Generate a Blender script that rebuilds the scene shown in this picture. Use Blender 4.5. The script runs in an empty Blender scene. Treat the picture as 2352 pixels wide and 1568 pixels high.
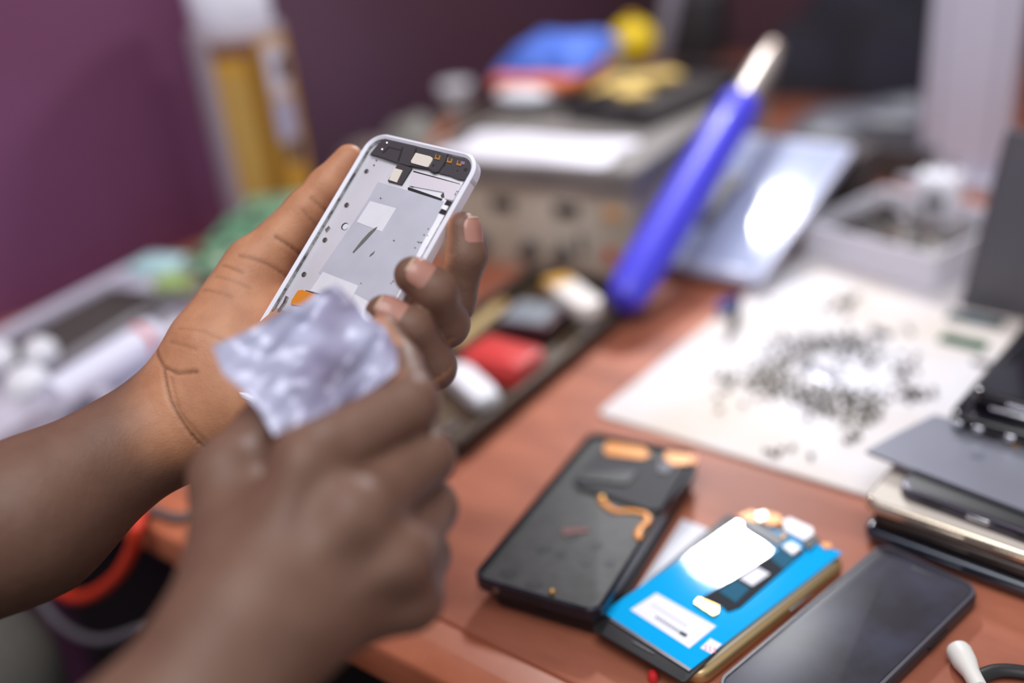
import bpy, bmesh, math, random
import numpy as np
from mathutils import Matrix, Vector
random.seed(7); np.random.seed(7)
scn = bpy.context.scene
COL = scn.collection
# ------------------------------------------------------------------ camera
TZ = 0.75                      # height of the desk top above the floor
FPX = 2287.0                   # 35 mm lens on a 36 mm sensor, 2352 px wide
pit, rol, yaw = math.radians(26.16), math.radians(-6.0), math.radians(40.0)
_f = np.array([0, math.cos(pit), -math.sin(pit)]); _r = np.array([1.0, 0, 0]); _u = np.cross(_r, _f)
_R = math.cos(rol)*_r + math.sin(rol)*_u; _U = -math.sin(rol)*_r + math.cos(rol)*_u
_c, _s = math.cos(yaw), math.sin(yaw); _Z = np.array([[_c, -_s, 0], [_s, _c, 0], [0, 0, 1]])
FW, RT, UP = _Z@_f, _Z@_R, _Z@_U
CP = np.array([0, 0, TZ+0.38])
cd = bpy.data.cameras.new('camera'); cam = bpy.data.objects.new('camera', cd); COL.objects.link(cam)
cd.sensor_width = 36.0; cd.lens = 36.0*FPX/2352; cd.clip_start = 0.01; cd.clip_end = 50
M4 = Matrix.Identity(4)
for i in range(3):
    M4[i][0] = RT[i]; M4[i][1] = UP[i]; M4[i][2] = -FW[i]; M4[i][3] = CP[i]
cam.matrix_world = M4
cd.dof.use_dof = True; cd.dof.focus_distance = 0.466; cd.dof.aperture_fstop = 1.65; cd.dof.aperture_blades = 0
scn.camera = cam
# ------------------------------------------------------------------ light
w = bpy.data.worlds.new('world'); scn.world = w; w.use_nodes = True
w.node_tree.nodes['Background'].inputs[0].default_value = (0.91, 0.92, 1.0, 1)
w.node_tree.nodes['Background'].inputs[1].default_value = 0.70
def area(name, loc, target, size, power, color, shape='SQUARE'):
    l = bpy.data.lights.new(name, 'AREA'); l.shape = shape; l.size = size; l.energy = power; l.color = color
    o = bpy.data.objects.new(name, l); COL.objects.link(o); o.location = loc
    o.rotation_euler = (Vector(target)-Vector(loc)).to_track_quat('-Z', 'Y').to_euler(); return o
area('ceiling_panel_light', (-0.10, -0.20, TZ+1.75), (-0.35, 0.4, TZ), 1.3, 28, (1.0, 0.985, 0.98))
area('desk_lamp_light', (-0.615, 1.235, TZ+0.71), (-0.3, 0.6, TZ), 0.12, 3.6, (0.95, 0.97, 1.0), 'DISK').data.spread = math.radians(115)
vs = scn.view_settings; vs.view_transform = 'Standard'; vs.look = 'None'; vs.gamma = 1; vs.exposure = -0.08; vs.use_curve_mapping = False

# ------------------------------------------------------------------ helpers: geometry of the view
def ray(x, y): return FW + RT*((x-1176)/FPX) - UP*((y-784)/FPX)
def at(x, y, D): return CP + ray(x, y)*D                       # a point at depth D along the view axis
def on(x, y, z=0.0):                                            # a point at height z above the desk top
    d = ray(x, y); return CP + d*((TZ+z-CP[2])/d[2])
def lay(a, b, z):
    """frame on the plane z above the desk: origin a, x towards b, y to the back, z up; also the length of a-b"""
    A, B = on(*a, z), on(*b, z); x = B-A; n = np.linalg.norm(x); x = x/n; y = np.array([-x[1], x[0], 0])
    return frame(A, x, y, (0, 0, 1)), n
def frame(o, x, y, z):
    m = Matrix.Identity(4)
    for i in range(3): m[i][0], m[i][1], m[i][2], m[i][3] = x[i], y[i], z[i], o[i]
    return m
def T(x, y, z=0.0, rz=0.0): return Matrix.Translation((x, y, TZ+z)) @ Matrix.Rotation(rz, 4, 'Z')
def Lc(x, y, z=0.0, rz=0.0, rx=0.0, ry=0.0): return Matrix.Translation((x, y, z)) @ Matrix.Rotation(rz, 4, 'Z') @ Matrix.Rotation(ry, 4, 'Y') @ Matrix.Rotation(rx, 4, 'X')
# ------------------------------------------------------------------ helpers: materials
def lin(c):
    return tuple((v/255/12.92 if v/255 <= .04045 else ((v/255+.055)/1.055)**2.4) for v in c)
_mats = {}
def mat(name, rgb, rough=.5, metal=0.0, var=0.0, scale=40.0, rgb2=None, bump=0.0, bscale=200.0, coat=0.0, trans=0.0, alpha=1.0, spec=.5, stretch=None, ior=1.45):
    if name in _mats: return _mats[name]
    m = bpy.data.materials.new(name); m.use_nodes = True; nt = m.node_tree; b = nt.nodes['Principled BSDF']
    c = lin(rgb)
    b.inputs['Base Color'].default_value = (*c, 1); b.inputs['Roughness'].default_value = rough; b.inputs['Metallic'].default_value = metal
    b.inputs['Specular IOR Level'].default_value = spec; b.inputs['IOR'].default_value = ior
    b.inputs['Coat Weight'].default_value = coat; b.inputs['Coat Roughness'].default_value = .08
    b.inputs['Transmission Weight'].default_value = trans; b.inputs['Alpha'].default_value = alpha
    tc = nt.nodes.new('ShaderNodeTexCoord'); mp = nt.nodes.new('ShaderNodeMapping'); nt.links.new(tc.outputs['Object'], mp.inputs[0])
    if stretch: mp.inputs['Scale'].default_value = stretch
    if var > 0 or rgb2:
        n = nt.nodes.new('ShaderNodeTexNoise'); n.inputs['Scale'].default_value = scale; n.inputs['Detail'].default_value = 5
        nt.links.new(mp.outputs[0], n.inputs['Vector'])
        r = nt.nodes.new('ShaderNodeValToRGB'); nt.links.new(n.outputs['Fac'], r.inputs[0])
        c2 = lin(rgb2) if rgb2 else tuple(v*(1-var) for v in c)
        r.color_ramp.elements[0].position = .36; r.color_ramp.elements[0].color = (*c2, 1)
        r.color_ramp.elements[1].position = .64; r.color_ramp.elements[1].color = (*c, 1)
        nt.links.new(r.outputs[0], b.inputs['Base Color'])
    if bump > 0:
        n2 = nt.nodes.new('ShaderNodeTexNoise'); n2.inputs['Scale'].default_value = bscale; n2.inputs['Detail'].default_value = 4
        nt.links.new(mp.outputs[0], n2.inputs['Vector'])
        bp = nt.nodes.new('ShaderNodeBump'); bp.inputs['Strength'].default_value = bump; bp.inputs['Distance'].default_value = .001
        nt.links.new(n2.outputs['Fac'], bp.inputs['Height']); nt.links.new(bp.outputs[0], b.inputs['Normal'])
    _mats[name] = m; return m
# ------------------------------------------------------------------ helpers: meshes
def rrect(w_, l_, r, n=6):
    r = max(1e-5, min(r, w_/2-1e-5, l_/2-1e-5)); P = []
    for cx, cy, a0 in ((w_/2-r, l_/2-r, 0), (-w_/2+r, l_/2-r, 90), (-w_/2+r, -l_/2+r, 180), (w_/2-r, -l_/2+r, 270)):
        for k in range(n+1):
            a = math.radians(a0+90*k/n); P.append((cx+r*math.cos(a), cy+r*math.sin(a)))
    return P
class MB:
    def __init__(s): s.v = []; s.f = []
    def add(s, V, F, M=None):
        o = len(s.v)
        for p in V:
            q = Vector(p); s.v.append(tuple(M @ q) if M is not None else tuple(q))
        s.f += [tuple(i+o for i in f) for f in F]; return s
    def loops(s, Ls, M=None, cap=(True, True), closed=False):
        n = len(Ls[0]); V = [p for L in Ls for p in L]; F = []
        m = len(Ls)
        for a in range(m if closed else m-1):
            b = (a+1) % m
            for i in range(n):
                j = (i+1) % n; F.append((a*n+i, a*n+j, b*n+j, b*n+i))
        if not closed:
            if cap[0]: F.append(tuple(range(n-1, -1, -1)))
            if cap[1]: F.append(tuple((m-1)*n+i for i in range(n)))
        return s.add(V, F, M)
    def slab(s, w_, l_, h, r=.002, b=.0008, M=None, n=6):
        """rounded-corner plate centred on x,y with its base at z=0"""
        b = min(b, h/2-1e-6); Ls = []
        for ang in (0, 30, 60, 90):
            a = math.radians(ang); i = b*(1-math.sin(a)); z = b*(1-math.cos(a)); Ls.append([(x, y, z) for x, y in rrect(w_-2*i, l_-2*i, r-i, n)])
        for ang in (90, 60, 30, 0):
            a = math.radians(ang); i = b*(1-math.sin(a)); z = h-b*(1-math.cos(a)); Ls.append([(x, y, z) for x, y in rrect(w_-2*i, l_-2*i, r-i, n)])
        return s.loops(Ls, M)
    def box(s, w_, l_, h, M=None, b=.001): return s.slab(w_, l_, h, b*1.2, b, M, 2)
    def ring(s, w_, l_, h, r, t, M=None, b=.0005, n=8):
        prof = [(b, 0), (0, b), (0, h-b), (b, h), (t-b, h), (t, h-b), (t, b), (t-b, 0)]
        return s.loops([[(x, y, z) for x, y in rrect(w_-2*i, l_-2*i, max(r-i, .0006), n)] for i, z in prof], M, closed=True)
    def prism(s, P, z0, z1, M=None):
        A = sum(P[i][0]*P[(i+1) % len(P)][1]-P[(i+1) % len(P)][0]*P[i][1] for i in range(len(P)))
        if A < 0: P = P[::-1]
        return s.loops([[(x, y, z0) for x, y in P], [(x, y, z1) for x, y in P]], M)
    def lathe(s, prof, M=None, n=32):
        Ls = [[(r*math.cos(2*math.pi*k/n), r*math.sin(2*math.pi*k/n), z) for k in range(n)] for r, z in prof]
        return s.loops(Ls, M)
    def tube(s, pts, rad, n=10, M=None, flat=1.0, sub=6):
        P = [Vector(p) for p in pts]
        if sub > 1 and len(P) > 2:                     # Catmull-Rom
            Q = []
            for i in range(len(P)-1):
                p0, p1, p2, p3 = P[max(i-1, 0)], P[i], P[i+1], P[min(i+2, len(P)-1)]
                for k in range(sub):
                    t = k/sub; Q.append(.5*((2*p1)+(p2-p0)*t+(2*p0-5*p1+4*p2-p3)*t*t+(-p0+3*p1-3*p2+p3)*t**3))
            P = Q+[P[-1]]
        nr = Vector((0, 0, 1)); Ls = []
        for i, p in enumerate(P):
            d = (P[min(i+1, len(P)-1)]-P[max(i-1, 0)]).normalized()
            x = d.cross(nr)
            if x.length < 1e-3: x = d.cross(Vector((0, 1, 0)))
            x.normalize(); y = x.cross(d).normalized()
            r = rad[min(len(rad)-1, int(i*len(rad)/len(P)))] if isinstance(rad, (list, tuple)) else rad
            Ls.append([tuple(p+x*r*math.cos(2*math.pi*k/n)+y*r*flat*math.sin(2*math.pi*k/n)) for k in range(n)])
        return s.loops(Ls, M)
    def build(s, name, m, parent=None, smooth=True, angle=40):
        me = bpy.data.meshes.new(name); me.from_pydata(s.v, [], s.f); me.update()
        bm = bmesh.new(); bm.from_mesh(me); bmesh.ops.recalc_face_normals(bm, faces=bm.faces); bm.to_mesh(me); bm.free()
        if smooth:
            me.polygons.foreach_set('use_smooth', [True]*len(me.polygons)); me.set_sharp_from_angle(angle=math.radians(angle))
        me.materials.append(m); o = bpy.data.objects.new(name, me); COL.objects.link(o)
        if parent is not None: o.parent = parent
        return o
def tag(o, label, cat, group=None, kind=None):
    if label: o['label'] = label
    if cat: o['category'] = cat
    if group: o['group'] = group
    if kind: o['kind'] = kind
    return o
def thing(name, label, cat, M, group=None):
    o = bpy.data.objects.new(name, None); COL.objects.link(o); o.matrix_world = M; o.empty_display_size = .02
    return tag(o, label, cat, group)
def single(mb, name, m, label, cat, M, group=None):
    o = mb.build(name, m); o.matrix_world = M; return tag(o, label, cat, group)
def struct(o): o['kind'] = 'structure'; return o

# ------------------------------------------------------------------ materials
WOOD = mat('desk_varnished_wood', (180, 110, 84), .5, var=.3, scale=7, spec=.35, rgb2=(144, 84, 64), bump=.15, bscale=60, stretch=(1.0, 3.0, 3.0))
EDGEW = mat('desk_lip_wood', (190, 112, 80), .42, var=.2, scale=9, rgb2=(150, 76, 44))
ALU = mat('brushed_aluminium', (216, 218, 224), .36, .4, var=.08, scale=30, bump=.05, bscale=900)
ALU_RIM = mat('white_anodised_rim', (234, 235, 246), .22, .15)
BLACKP = mat('black_plastic', (26, 25, 27), .45)
DARKGREY = mat('dark_grey_plastic', (62, 60, 64), .42)
BRACKET = mat('antenna_bracket_black', (54, 51, 55), .5)
GLASSB = mat('black_screen_glass', (20, 20, 26), .09, spec=.6)
GOLD = mat('gold_contact', (206, 158, 88), .3, .8)
COPPER = mat('orange_flex', (205, 128, 34), .38, .1)
WHITE = mat('white_plastic', (228, 228, 234), .4)
PAPER = mat('white_paper', (226, 226, 236), .75)
CREAM = mat('cream_pad', (205, 197, 186), .7)
CHROME = mat('chrome', (225, 226, 232), .12, 1.0)
STEEL = mat('steel', (150, 146, 140), .3, .9)

# ================================================================== THE SETTING
fl = MB().box(5.0, 5.0, .04, Matrix.Translation((-.2, .3, -.04))).build('floor', mat('dark_floor', (16, 13, 13), .8)); struct(fl)
WALLM = mat('purple_paint', (124, 74, 114), .6, var=.2, scale=2.2, rgb2=(114, 62, 92), bump=.05, bscale=30)
WALLD = mat('dark_purple_wall', (96, 66, 92), .65, var=.2, scale=1.8, rgb2=(96, 66, 76), bump=.05, bscale=30)  # darker purple than the left wall
struct(MB().box(.10, 2.6, 2.6, Matrix.Translation((-1.05, -.605, 0))).build('wall_left', WALLM))
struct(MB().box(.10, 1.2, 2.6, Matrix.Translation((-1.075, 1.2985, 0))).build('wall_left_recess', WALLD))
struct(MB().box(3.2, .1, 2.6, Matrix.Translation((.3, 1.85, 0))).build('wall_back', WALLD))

desk = thing('desk', 'reddish brown varnished wooden desk that everything lies on', 'desk', Matrix.Translation((-.27, .8, 0)))
DX, DY = -.27, .8
x0, x1, yf, yb = -.998, .55, .262, 1.75
MB().box(x1-x0, yb-.296, .024, Lc((x0+x1)/2-DX, (.296+yb)/2-DY, TZ-.024), .002).build('worktop', WOOD, desk)
MB().slab(x1-x0, .036, .026, .003, .003, Lc((x0+x1)/2-DX, .278-DY, TZ-.0255)).build('front_lip', EDGEW, desk)['label'] = 'rounded lighter wooden lip along the front'
MB().box(x1-x0-.02, .018, .62, Lc((x0+x1)/2-DX, .36-DY, TZ-.646), .002).build('under_desk_shade', mat('under_desk_shade_black', (18, 15, 15), .7), desk)['label'] = 'added black sheet standing in for the shade under the desk top'  # added sheet, its black stands in for the shade below the desk
for sx in (x0+.06, x1-.06):
    for sy in (.40, yb-.06):
        MB().box(.05, .05, TZ-.024, Lc(sx-DX, sy-DY, 0), .002).build('leg', WOOD, desk)

# ================================================================== HELD PHONE
PO = np.array([-.3287, .284, TZ+.2117])
PM = np.array([[.9965, .0607, .0568], [-.0112, .775, -.6319], [-.0824, .6291, .773]])
for i_ in range(3): PM[:, i_] /= np.linalg.norm(PM[:, i_])
PHM = frame(PO, PM[:, 0], PM[:, 1], PM[:, 2])
def phl(x, y, c=0.0):                    # pixel -> (a, b) on the plane c metres above the phone's middle
    d = ray(x, y); n = PM[:, 2]; t = ((PO+n*c-CP)@n)/(d@n); q = CP+d*t-PO
    return (float(q@PM[:, 0]), float(q@PM[:, 1]))
def ph(x, y, c=0.0): a, b = phl(x, y, c); return PO+PM[:, 0]*a+PM[:, 1]*b+PM[:, 2]*c
PW, PL, PT = .0705, .145, .0070
def k4(x, y): return (800+x/6.031, 300+y/6.031)
def k1(x, y): return (350+x/2.306, 280+y/2.306)
def held_phone():
    root = thing('phone_shell', 'opened silver white phone shell held upright in the left hand', 'phone', PHM)
    MB().ring(PW, PL, PT, .0105, .0026, Lc(0, 0, -PT/2), .0011, 10).build('rim', ALU_RIM, root)
    zf = PT/2-.0022                       # floor of the shell
    MB().slab(PW-.0050, PL-.0050, .0028, .008, .0002, Lc(0, 0, zf-.0028)).build('mid_plate', ALU, root)
    def poly(pts, kf): return [phl(*kf(*p), zf) for p in pts]
    def plate(name, pts, h, m, kf=k4, z=zf, par=root):
        return MB().prism(poly(pts, kf), z, z+h).build(name, m, par, smooth=False)
    # dark gasket between plate and rim
    MB().ring(PW-.0052, PL-.0052, .0006, .0082, .0011, Lc(0, 0, zf), .0001).build('gasket', mat('gasket', (60, 57, 58), .3, .2, var=.6, scale=300, rgb2=(150, 150, 150)), root)
    br = plate('antenna_bracket', [(318, 338), (395, 245), (470, 160), (560, 112), (700, 150), (1000, 245), (1300, 330), (1560, 395), (1740, 445), (1772, 490), (1750, 590), (1690, 712), (1530, 685), (1420, 640), (1275, 605), (1250, 590), (1190, 592), (1130, 545), (850, 505), (700, 462), (480, 385)], .0012, BRACKET)
    plate('antenna_bracket', [(705, 466), (893, 532), (748, 762), (560, 712)], .0010, BRACKET)
    for pts in ([(310, 350), (480, 392), (700, 465), (690, 478), (470, 405), (312, 362)], [(760, 250), (780, 255), (720, 445), (700, 440)], [(1255, 590), (1360, 450), (1375, 455), (1275, 605)], [(930, 330), (945, 265), (970, 270), (955, 330)], [(490, 320), (580, 240), (590, 250), (505, 335)], [(590, 245), (755, 290), (752, 300), (590, 256)], [(1390, 345), (1405, 350), (1350, 520), (1335, 515)], [(860, 495), (1130, 540), (1200, 590), (1250, 590), (1250, 600), (1190, 605), (1120, 556), (860, 512)]):
        MB().prism(poly(pts, k4), zf+.0012, zf+.00135).build('seam', BLACKP, br, smooth=False)
    for pts in ([(960, 335), (1160, 385), (1195, 410), (1180, 450), (1130, 530), (1100, 530), (900, 475), (892, 450)],):
        MB().prism(poly(pts, k4), zf+.0012, zf+.0018).build('cushion_pad', CREAM, br, smooth=False)
    plate('cushion_pad', [(660, 540), (772, 570), (690, 738), (583, 703)], .0014, CREAM)
    for cx, cy in ((1262, 395), (1428, 440), (1562, 478)):
        MB().prism(poly([(cx-28, cy-45), (cx+40, cy-25), (cx+22, cy+38), (cx-48, cy+22)], k4), zf+.0012, zf+.0016).build('contact', GOLD, br, smooth=False)
        MB().prism(poly([(cx-12, cy-40), (cx+22, cy-28), (cx+10, cy+5), (cx-22, cy-4)], k4), zf+.0016, zf+.0019).build('contact_spring', DARKGREY, br, smooth=False)
    MB().prism(poly([(1590, 450), (1640, 462), (1625, 500), (1580, 490)], k4), zf+.0012, zf+.0017).build('contact_clip', CHROME, br, smooth=False)
    for cx, cy, r in ((1640, 560, .0009), (1195, 500, .0006), (1530, 575, .0004), (905, 410, .0005)):
        a, b = phl(*k4(cx, cy), zf); MB().lathe([(r, zf+.0012), (r, zf+.00135)], Matrix.Translation((a, b, 0)), 14).build('bracket_hole', BLACKP, br)
    for cx, cy in ((555, 195), (490, 285)):
        a, b = phl(*k4(cx, cy), zf); MB().lathe([(.0007, zf+.0012), (.0006, zf+.0018), (.0002, zf+.002)], Matrix.Translation((a, b, 0)), 12).build('glossy_stud', CHROME, br)
    # raised card cover and its slots
    plate('card_cover', [(905, 582), (1560, 755), (1640, 770), (1575, 920), (1500, 985), (1345, 950), (1330, 860), (850, 770)], .0006, mat('cover_alu', (226, 226, 232), .4, .6))
    plate('slot', [(905, 560), (1550, 738), (1553, 752), (905, 578)], .0004, BLACKP)
    plate('slot', [(828, 796), (846, 788), (1305, 948), (1290, 972), (830, 822)], .0004, BLACKP)
    plate('seam', [(1505, 848), (1590, 862), (1588, 868), (1504, 855)], .0008, DARKGREY)
    plate('seam', [(1480, 905), (1500, 870), (1506, 873), (1488, 908)], .0008, DARKGREY)
    plate('seam', [(1450, 985), (1510, 1002), (1508, 1010), (1450, 994)], .0004, DARKGREY)
    plate('side_slot', [(1370, 965), (1458, 992), (1345, 1174), (1256, 1143)], .0003, BLACKP)
    plate('side_clip', [(1325, 1035), (1400, 1060), (1368, 1118), (1292, 1088)], .0009, WHITE)
    # stickers and graphite
    GR = mat('graphite_film', (196, 202, 212), .4, .45, var=.08, scale=60)
    ST = mat('pale_film', (218, 220, 226), .5, .35, var=.05, scale=100)
    plate('heat_film', [(1195, 318), (1480, 400), (1545, 420), (1500, 520), (1430, 640), (1290, 930), (1235, 1000), (880, 800), (1060, 540), (1150, 400)], .00012, GR, k1)
    plate('adhesive_patch', [(1155, 420), (1292, 458), (1217, 582), (1083, 530)], .00025, ST, k1)
    plate('adhesive_patch', [(905, 795), (1092, 868), (1030, 990), (830, 905)], .00025, ST, k1)
    plate('scratch', [(1196, 556), (1184, 572), (1120, 642), (1066, 696), (1062, 690), (1110, 628), (1150, 585), (1180, 562)], .0003, mat('scratch_dark', (96, 96, 92), .6), k1)
    plate('scratch', [(1180, 684), (1172, 700), (1150, 716), (1156, 703)], .0003, _mats['scratch_dark'], k1)
    rr = random.Random(5)
    for cx, cy in ((1462, 568), (1440, 600), (1414, 640), (1425, 640), (1392, 668), (1280, 630), (1445, 295), (1106, 856), (1275, 846), (1265, 856), (1210, 406), (1458, 602), (1407, 636)):
        s_ = 3+rr.random()*3
        plate('speck', [(cx-s_, cy-s_*.4), (cx, cy-s_), (cx+s_, cy), (cx, cy+s_*.8)], .0002, mat('speck_dark', (80, 76, 60), .7), k1)
    plate('orange_flex', [(776, 897), (800, 893), (872, 918), (850, 985), (738, 970), (745, 945)], .0009, COPPER, k1)
    plate('flex_stiffener', [(815, 893), (900, 912), (900, 922), (815, 902)], .0006, DARKGREY, k1)
    for cx, cy, r in ((1135, 262, .0012), (1030, 441, .0013), (915, 626, .0013), (804, 808, .0013), (1550, 530, .0016), (1465, 674, .0016), (1382, 334, .0013), (1542, 390, .0012), (1188, 205, .0004), (1175, 230, .0004)):
        a, b = phl(*k1(cx, cy), zf)
        sc = MB().lathe([(r, zf), (r, zf+.0004), (r*.7, zf+.0005), (r*.6, zf+.0003)], Matrix.Translation((a, b, 0)), 18).build('screw_boss', mat('boss_metal', (92, 88, 84), .35, .6), root)
    a, b = phl(*k1(1020, 553), zf)
    MB().lathe([(.0019, zf), (.0019, zf+.0003)], Matrix.Translation((a, b, 0)), 20).build('alignment_hole', BLACKP, root)
    MB().lathe([(.0016, zf), (.0016, zf+.0005)], Matrix.Translation((a+.0008, b-.0002, 0)), 20).build('alignment_hole', ST, root)
    for pts in ([(700, 955), (712, 925), (724, 930), (700, 975)], [(667, 1005), (708, 945), (716, 950), (675, 1010)], [(920, 575), (940, 555), (944, 562), (924, 585)]):
        plate('rim_clip', pts, .0010, STEEL, k1)
    # bottom bracket, black, at the heel of the shell
    MB().slab(PW-.006, .021, .0012, .007, .0003, Lc(0, -PL/2+.0136, zf)).build('speaker_bracket', BRACKET, root)
    # antenna lines across the rim
    for a_, b_ in ((PW/2, PL/2-.0125), (-PW/2, PL/2-.0125), (PW/2, -PL/2+.0125)):
        MB().box(.0009, .0022, .0052, Lc(a_-(.0002 if a_ > 0 else -.0002), b_, -.0026), .0002).build('antenna_line', mat('antenna_grey', (190, 190, 194), .4), root)
    return root
held_phone()

# ================================================================== THE PERSON: sparse distance-field surface
def capd(p, a, b, r1, r2):
    ba = b-a; l2 = ba@ba; rr = r1-r2; a2 = l2-rr*rr; il2 = 1/l2
    pa = p-a; y = pa@ba; z = y-l2; q = pa*l2-y[:, None]*ba; x2 = (q*q).sum(1); y2 = y*y*l2; z2 = z*z*l2
    k = np.sign(rr)*rr*rr*x2
    d = (np.sqrt(np.maximum(x2*a2*il2, 0))+y*rr)*il2-r1
    c1 = np.sign(z)*a2*z2 > k; c2 = np.sign(y)*a2*y2 < k
    d = np.where(c2, np.sqrt(x2+y2)*il2-r1, d); d = np.where(c1, np.sqrt(x2+z2)*il2-r2, d)
    return d
def smin(a, b, k):
    h = np.maximum(k-np.abs(a-b), 0)/k; return np.minimum(a, b)-h*h*k*.25
def chain(p, J, k=.004):
    d = None
    for (a, ra), (b, rb) in zip(J[:-1], J[1:]):
        e = capd(p, a, b, ra, rb) if abs(ra-rb) > 1e-6 else capd(p, a, b, ra, rb+1e-6)
        d = e if d is None else smin(d, e, k)
    return d
def surface(f, lo, hi, h, nb=8):
    lo = np.array(lo, float); H = h*nb; N = np.ceil((np.array(hi)-lo)/H).astype(int)
    I = np.stack(np.meshgrid(*[np.arange(n) for n in N], indexing='ij'), -1).reshape(-1, 3)
    v = np.concatenate([f(lo+(I[i:i+60000]+.5)*H) for i in range(0, len(I), 60000)])
    I = I[np.abs(v) < H*1.05]
    g = np.stack(np.meshgrid(*[np.arange(nb+1)]*3, indexing='ij'), -1).reshape(-1, 3)
    G = N*nb+2; ids, vts, quads = [], [], []
    def cid(c): return (c[..., 0]*G[1]+c[..., 1])*G[2]+c[..., 2]
    CH = 150
    for s in range(0, len(I), CH):
        B = I[s:s+CH]; gi = (B[:, None, :]*nb+g[None]).reshape(-1, 3)
        val = f(lo+gi*h).reshape(len(B), nb+1, nb+1, nb+1); sg = val < 0
        acc = np.zeros((len(B), nb, nb, nb, 3)); cnt = np.zeros((len(B), nb, nb, nb))
        for ax in range(3):
            for o1 in (0, 1):
                for o2 in (0, 1):
                    sl0 = [slice(None)]+[slice(0, nb)]*3; sl1 = list(sl0); oth = [x for x in range(3) if x != ax]
                    for o, x in zip((o1, o2), oth): sl0[1+x] = sl1[1+x] = slice(o, nb+o)
                    sl0[1+ax] = slice(0, nb); sl1[1+ax] = slice(1, nb+1)
                    A, Bv = val[tuple(sl0)], val[tuple(sl1)]; cr = (A < 0) != (Bv < 0)
                    t = np.where(cr, A/np.where(cr, A-Bv, 1), 0)
                    acc[..., ax] += np.where(cr, t, 0); acc[..., oth[0]] += np.where(cr, o1, 0); acc[..., oth[1]] += np.where(cr, o2, 0); cnt += cr
        m = cnt > 0; bi, i, j, k = np.nonzero(m); base = B[bi]*nb+np.stack([i, j, k], -1)
        ids.append(cid(base)); vts.append(lo+(base+acc[m]/cnt[m][:, None])*h)
        for ax in range(3):
            oth = [(ax+1) % 3, (ax+2) % 3]
            s0 = [slice(None)]+[slice(0, nb)]*3; s1 = list(s0); s1[1+ax] = slice(1, nb+1)
            a0, a1 = sg[tuple(s0)], sg[tuple(s1)]; cr = a0 != a1; bi, i, j, k = np.nonzero(cr)
            base = B[bi]*nb+np.stack([i, j, k], -1); e1 = np.zeros(3, int); e1[oth[0]] = 1; e2 = np.zeros(3, int); e2[oth[1]] = 1
            q = np.stack([cid(base-e1-e2), cid(base-e2), cid(base), cid(base-e1)], -1)
            fl_ = ~a0[cr]; q[fl_] = q[fl_][:, ::-1]; quads.append(q)
    ids = np.concatenate(ids); vts = np.concatenate(vts); quads = np.concatenate(quads)
    o = np.argsort(ids); ids = ids[o]; vts = vts[o]
    idx = np.clip(np.searchsorted(ids, quads), 0, len(ids)-1); ok = (ids[idx] == quads).all(1)
    return vts, idx[ok]
mm = .001
# ---- left hand (phone held in it)
def L_(x, y, c, r): return (ph(x, y, c*mm), r*mm)
L_wrist = L_(418, 948, -16, 25); 
L_thumb = [L_(500, 800, -8, 22), L_(592, 622, -8, 16), L_(706, 486, -6, 10.8), L_(752, 430, -5.5, 9.6), L_(802, 366, -5, 7.6)]
L_fing = {
 'index': [L_(815, 660, -17, 11.5), L_(1040, 690, -21, 10.2), L_(1070, 590, -9, 9.0), L_(1064, 525, -3, 7.6)],
 'middle': [L_(815, 740, -20, 12), L_(1024, 745, -16, 10.2), L_(1000, 668, 3, 9.4), L_(948, 632, 11.0, 8.2)],
 'ring': [L_(785, 820, -21, 11.5), L_(992, 842, -16, 10.4), L_(945, 757, 3, 9.4), L_(882, 720, 11.0, 8.2)],
 'pinky': [L_(730, 890, -20, 10.5), L_(922, 905, -14, 9.0), L_(905, 845, 0, 8.2), L_(850, 800, 9.5, 7.2)]}
L_elbow = (np.array([-.50, -.015, TZ+.10]), 44*mm)
L_mid = (at(60, 1195, .447), 31.5*mm)
L_shld = (np.array([-.53, -.20, TZ+.33]), 52*mm)
# ---- right hand (holds the film in front)
def R_(x, y, D, r): return (at(x, y, D), r*mm)
R_wrist = R_(575, 1440, .330, 25)
R_fing = {
 'index': [R_(705, 1065, .345, 12.5), R_(942, 925, .368, 10.6), R_(918, 840, .395, 9), R_(880, 765, .402, 7.4)],
 'middle': [R_(815, 1185, .340, 13), R_(975, 1050, .372, 11), R_(935, 975, .40, 9), R_(840, 970, .408, 8)],
 'ring': [R_(915, 1285, .347, 12), R_(985, 1165, .378, 10.6), R_(940, 1090, .405, 9), R_(850, 1090, .41, 8)],
 'pinky': [R_(940, 1375, .360, 11), R_(975, 1275, .385, 9.6), R_(930, 1210, .405, 8), R_(860, 1200, .41, 7)]}
R_thumb = [R_(560, 1300, .350, 15), R_(528, 1095, .366, 13.5), R_(610, 985, .385, 11), R_(735, 885, .393, 9.5)]
R_mid = (at(300, 1880, .305), 34*mm)
R_elbow = (np.array([-.185, -.10, TZ+.11]), 44*mm)
R_shld = (np.array([-.12, -.26, TZ+.33]), 52*mm)
def palm_left(p):
    w_, r = L_wrist; d = chain(p, [L_elbow, L_mid, L_wrist], .02)
    d = smin(d, chain(p, [L_shld, L_elbow]), .03)
    for k in L_fing:
        J = L_fing[k][0]; d = smin(d, capd(p, w_+(J[0]-w_)*.18, J[0], 17*mm, J[1]), .016)
    d = smin(d, chain(p, [(w_+(L_thumb[0][0]-w_)*.2, 19*mm), L_thumb[0], L_thumb[1]]), .018)
    d = smin(d, chain(p, [L_(450, 985, -15, 19), L_(560, 945, -17, 17), L_(690, 905, -20, 12)]), .02)
    d = smin(d, chain(p, [L_(560, 800, -19, 13), L_(760, 760, -22, 12)]), .02)
    return d
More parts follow.
